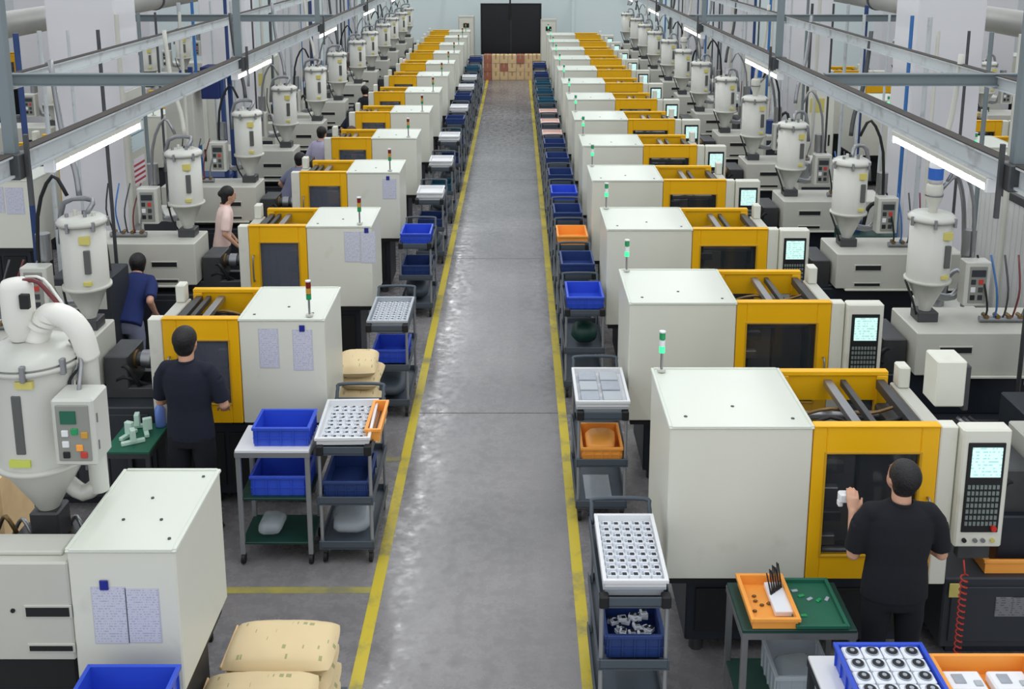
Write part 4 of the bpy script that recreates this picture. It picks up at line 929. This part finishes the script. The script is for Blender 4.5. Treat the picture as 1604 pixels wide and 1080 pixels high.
    for (sh, (el, wr)) in ((shL, armL), (shR, armR)):
        el = V(el); c = sh.lerp(el, .88); q = sh.lerp(T((0, 0, 1.34)), .18); mb.ell(q, (.056, .064, .056), None, 14, 12); mb.cyl(q, sh.lerp(el, .3), .056, .061, 16); mb.cyl(sh.lerp(el, .3), c, .061, .062, 16); mb.cyl(T((.05*(1 if sh.x > 0 else -1), -.004, 1.405)), q, .045, .055, 14)
    rem(scale(mb).build('shirt', top, t), max(vox, .009), 4)
    mb = MB().lathe([(.066, 0), (.07, .012), (.064, .022)], n=18); o = mb.build('collar', top, t); o.location = tuple(T((0, -.008, 1.435))*k)
    # trousers
    mb = MB(); mb.loft([((0, 0, .96), .16*b_, .108), ((0, 0, .86), .172*b_, .118), ((0, 0, .78), .165*b_, .11)])
    for s_ in (-1, 1): mb.loft([((s_*.085, 0, .86), .09, .1), ((s_*.098, 0, .7), .086, .09), ((s_*(.1+gap), .005, .48), .064, .068), ((s_*(.105+gap), -.005, .08), .056, .06)])
    rem(scale(mb).build('trousers', legs, t), max(vox, .011), 3)
    for s_ in (-1, 1):
        mb = MB(); x = s_*(.105+gap); mb.loft([((x, -.07, .045), .036, .035), ((x, 0, .05), .045, .045), ((x, .09, .036), .048, .034), ((x, .17, .03), .036, .026)], side=(1, 0, 0)); mb.box(x-.046, x+.046, -.09, .18, 0, .02, .01)
        rem(scale(mb).build('shoe', black, t), .01, 2)
    return t
person('person', 'man in black T-shirt at the right machine raising a white part', (2.27, 5.66, 0), -.02, 1.72, clothk, clothk, head=(.35, -.35), vox=.0075,
       armL=((-.24, .05, 1.07), (-.22, .17, 1.27)), armR=((.27, .03, 1.09), (.25, .22, 1.02)), build_=1.12)
t = empty('molded_part', (2.045, 5.93, 1.335)); tag(t, 'white moulded piece held in the raised hand of the right man', 'part', None)
B(-.055, .05, -.03, .03, -.03, .03, .008).build('shell', partw, t); B(-.06, -.03, -.02, .02, -.06, -.02, .006).build('ear', partw, t); B(.03, .06, -.02, .02, -.05, .035, .006).build('ear', partw, t)
person('person', 'man in navy T-shirt working at the left yellow machine door', (-2.55, 7.66, 0), -.12, 1.78, clothn, clothk, head=(-.1, -.15), vox=.0075,
       armL=((-.25, .06, 1.08), (-.16, .25, 1.05)), armR=((.25, .04, 1.09), (.19, .20, 1.0)), build_=1.04)
person('person', 'worker in navy top bending forward behind the left dryers', (-3.98, 10.2, 0), 0, 1.68, clothb, clothg, lean=.85, head=(0, -1.1), vox=.013, build_=1.0)
person('person', 'woman with tied dark hair and peach sleeves standing at the left row', (-3.78, 13.05, 0), -1.2, 1.62, clothp, clothd, lean=.15, longhair=True, vox=.014, build_=.88)
person('person', 'dark-haired worker in grey bending over, left row background', (-3.46, 15.45, 0), -.9, 1.62, clothg, clothd, lean=.5, vox=.016, build_=.9)
person('person', 'worker in a lilac top beside the fifth left machine', (-3.36, 17.5, 0), -.5, 1.6, clothl, clothd, lean=.2, vox=.016, build_=.9)
person('person', 'brown-haired worker in a pale top near the yellow doors, left row', (-2.93, 17.7, 0), -.8, 1.58, clothp, clothd, hairb, lean=.25, vox=.016, build_=.88)
person('person', 'dark-dressed worker further back in the left row', (-3.25, 20.3, 0), -.6, 1.6, clothn, clothd, lean=.4, vox=.018, build_=.9)
person('person', 'small distant worker in dark clothes, left row', (-3.2, 22.7, 0), .6, 1.6, clothk, clothd, lean=.3, vox=.018, build_=.9)
person('person', 'distant worker in a peach top far down the left row', (-3.1, 30.1, 0), .2, 1.6, clothp, clothd, lean=.1, vox=.02, build_=.9)
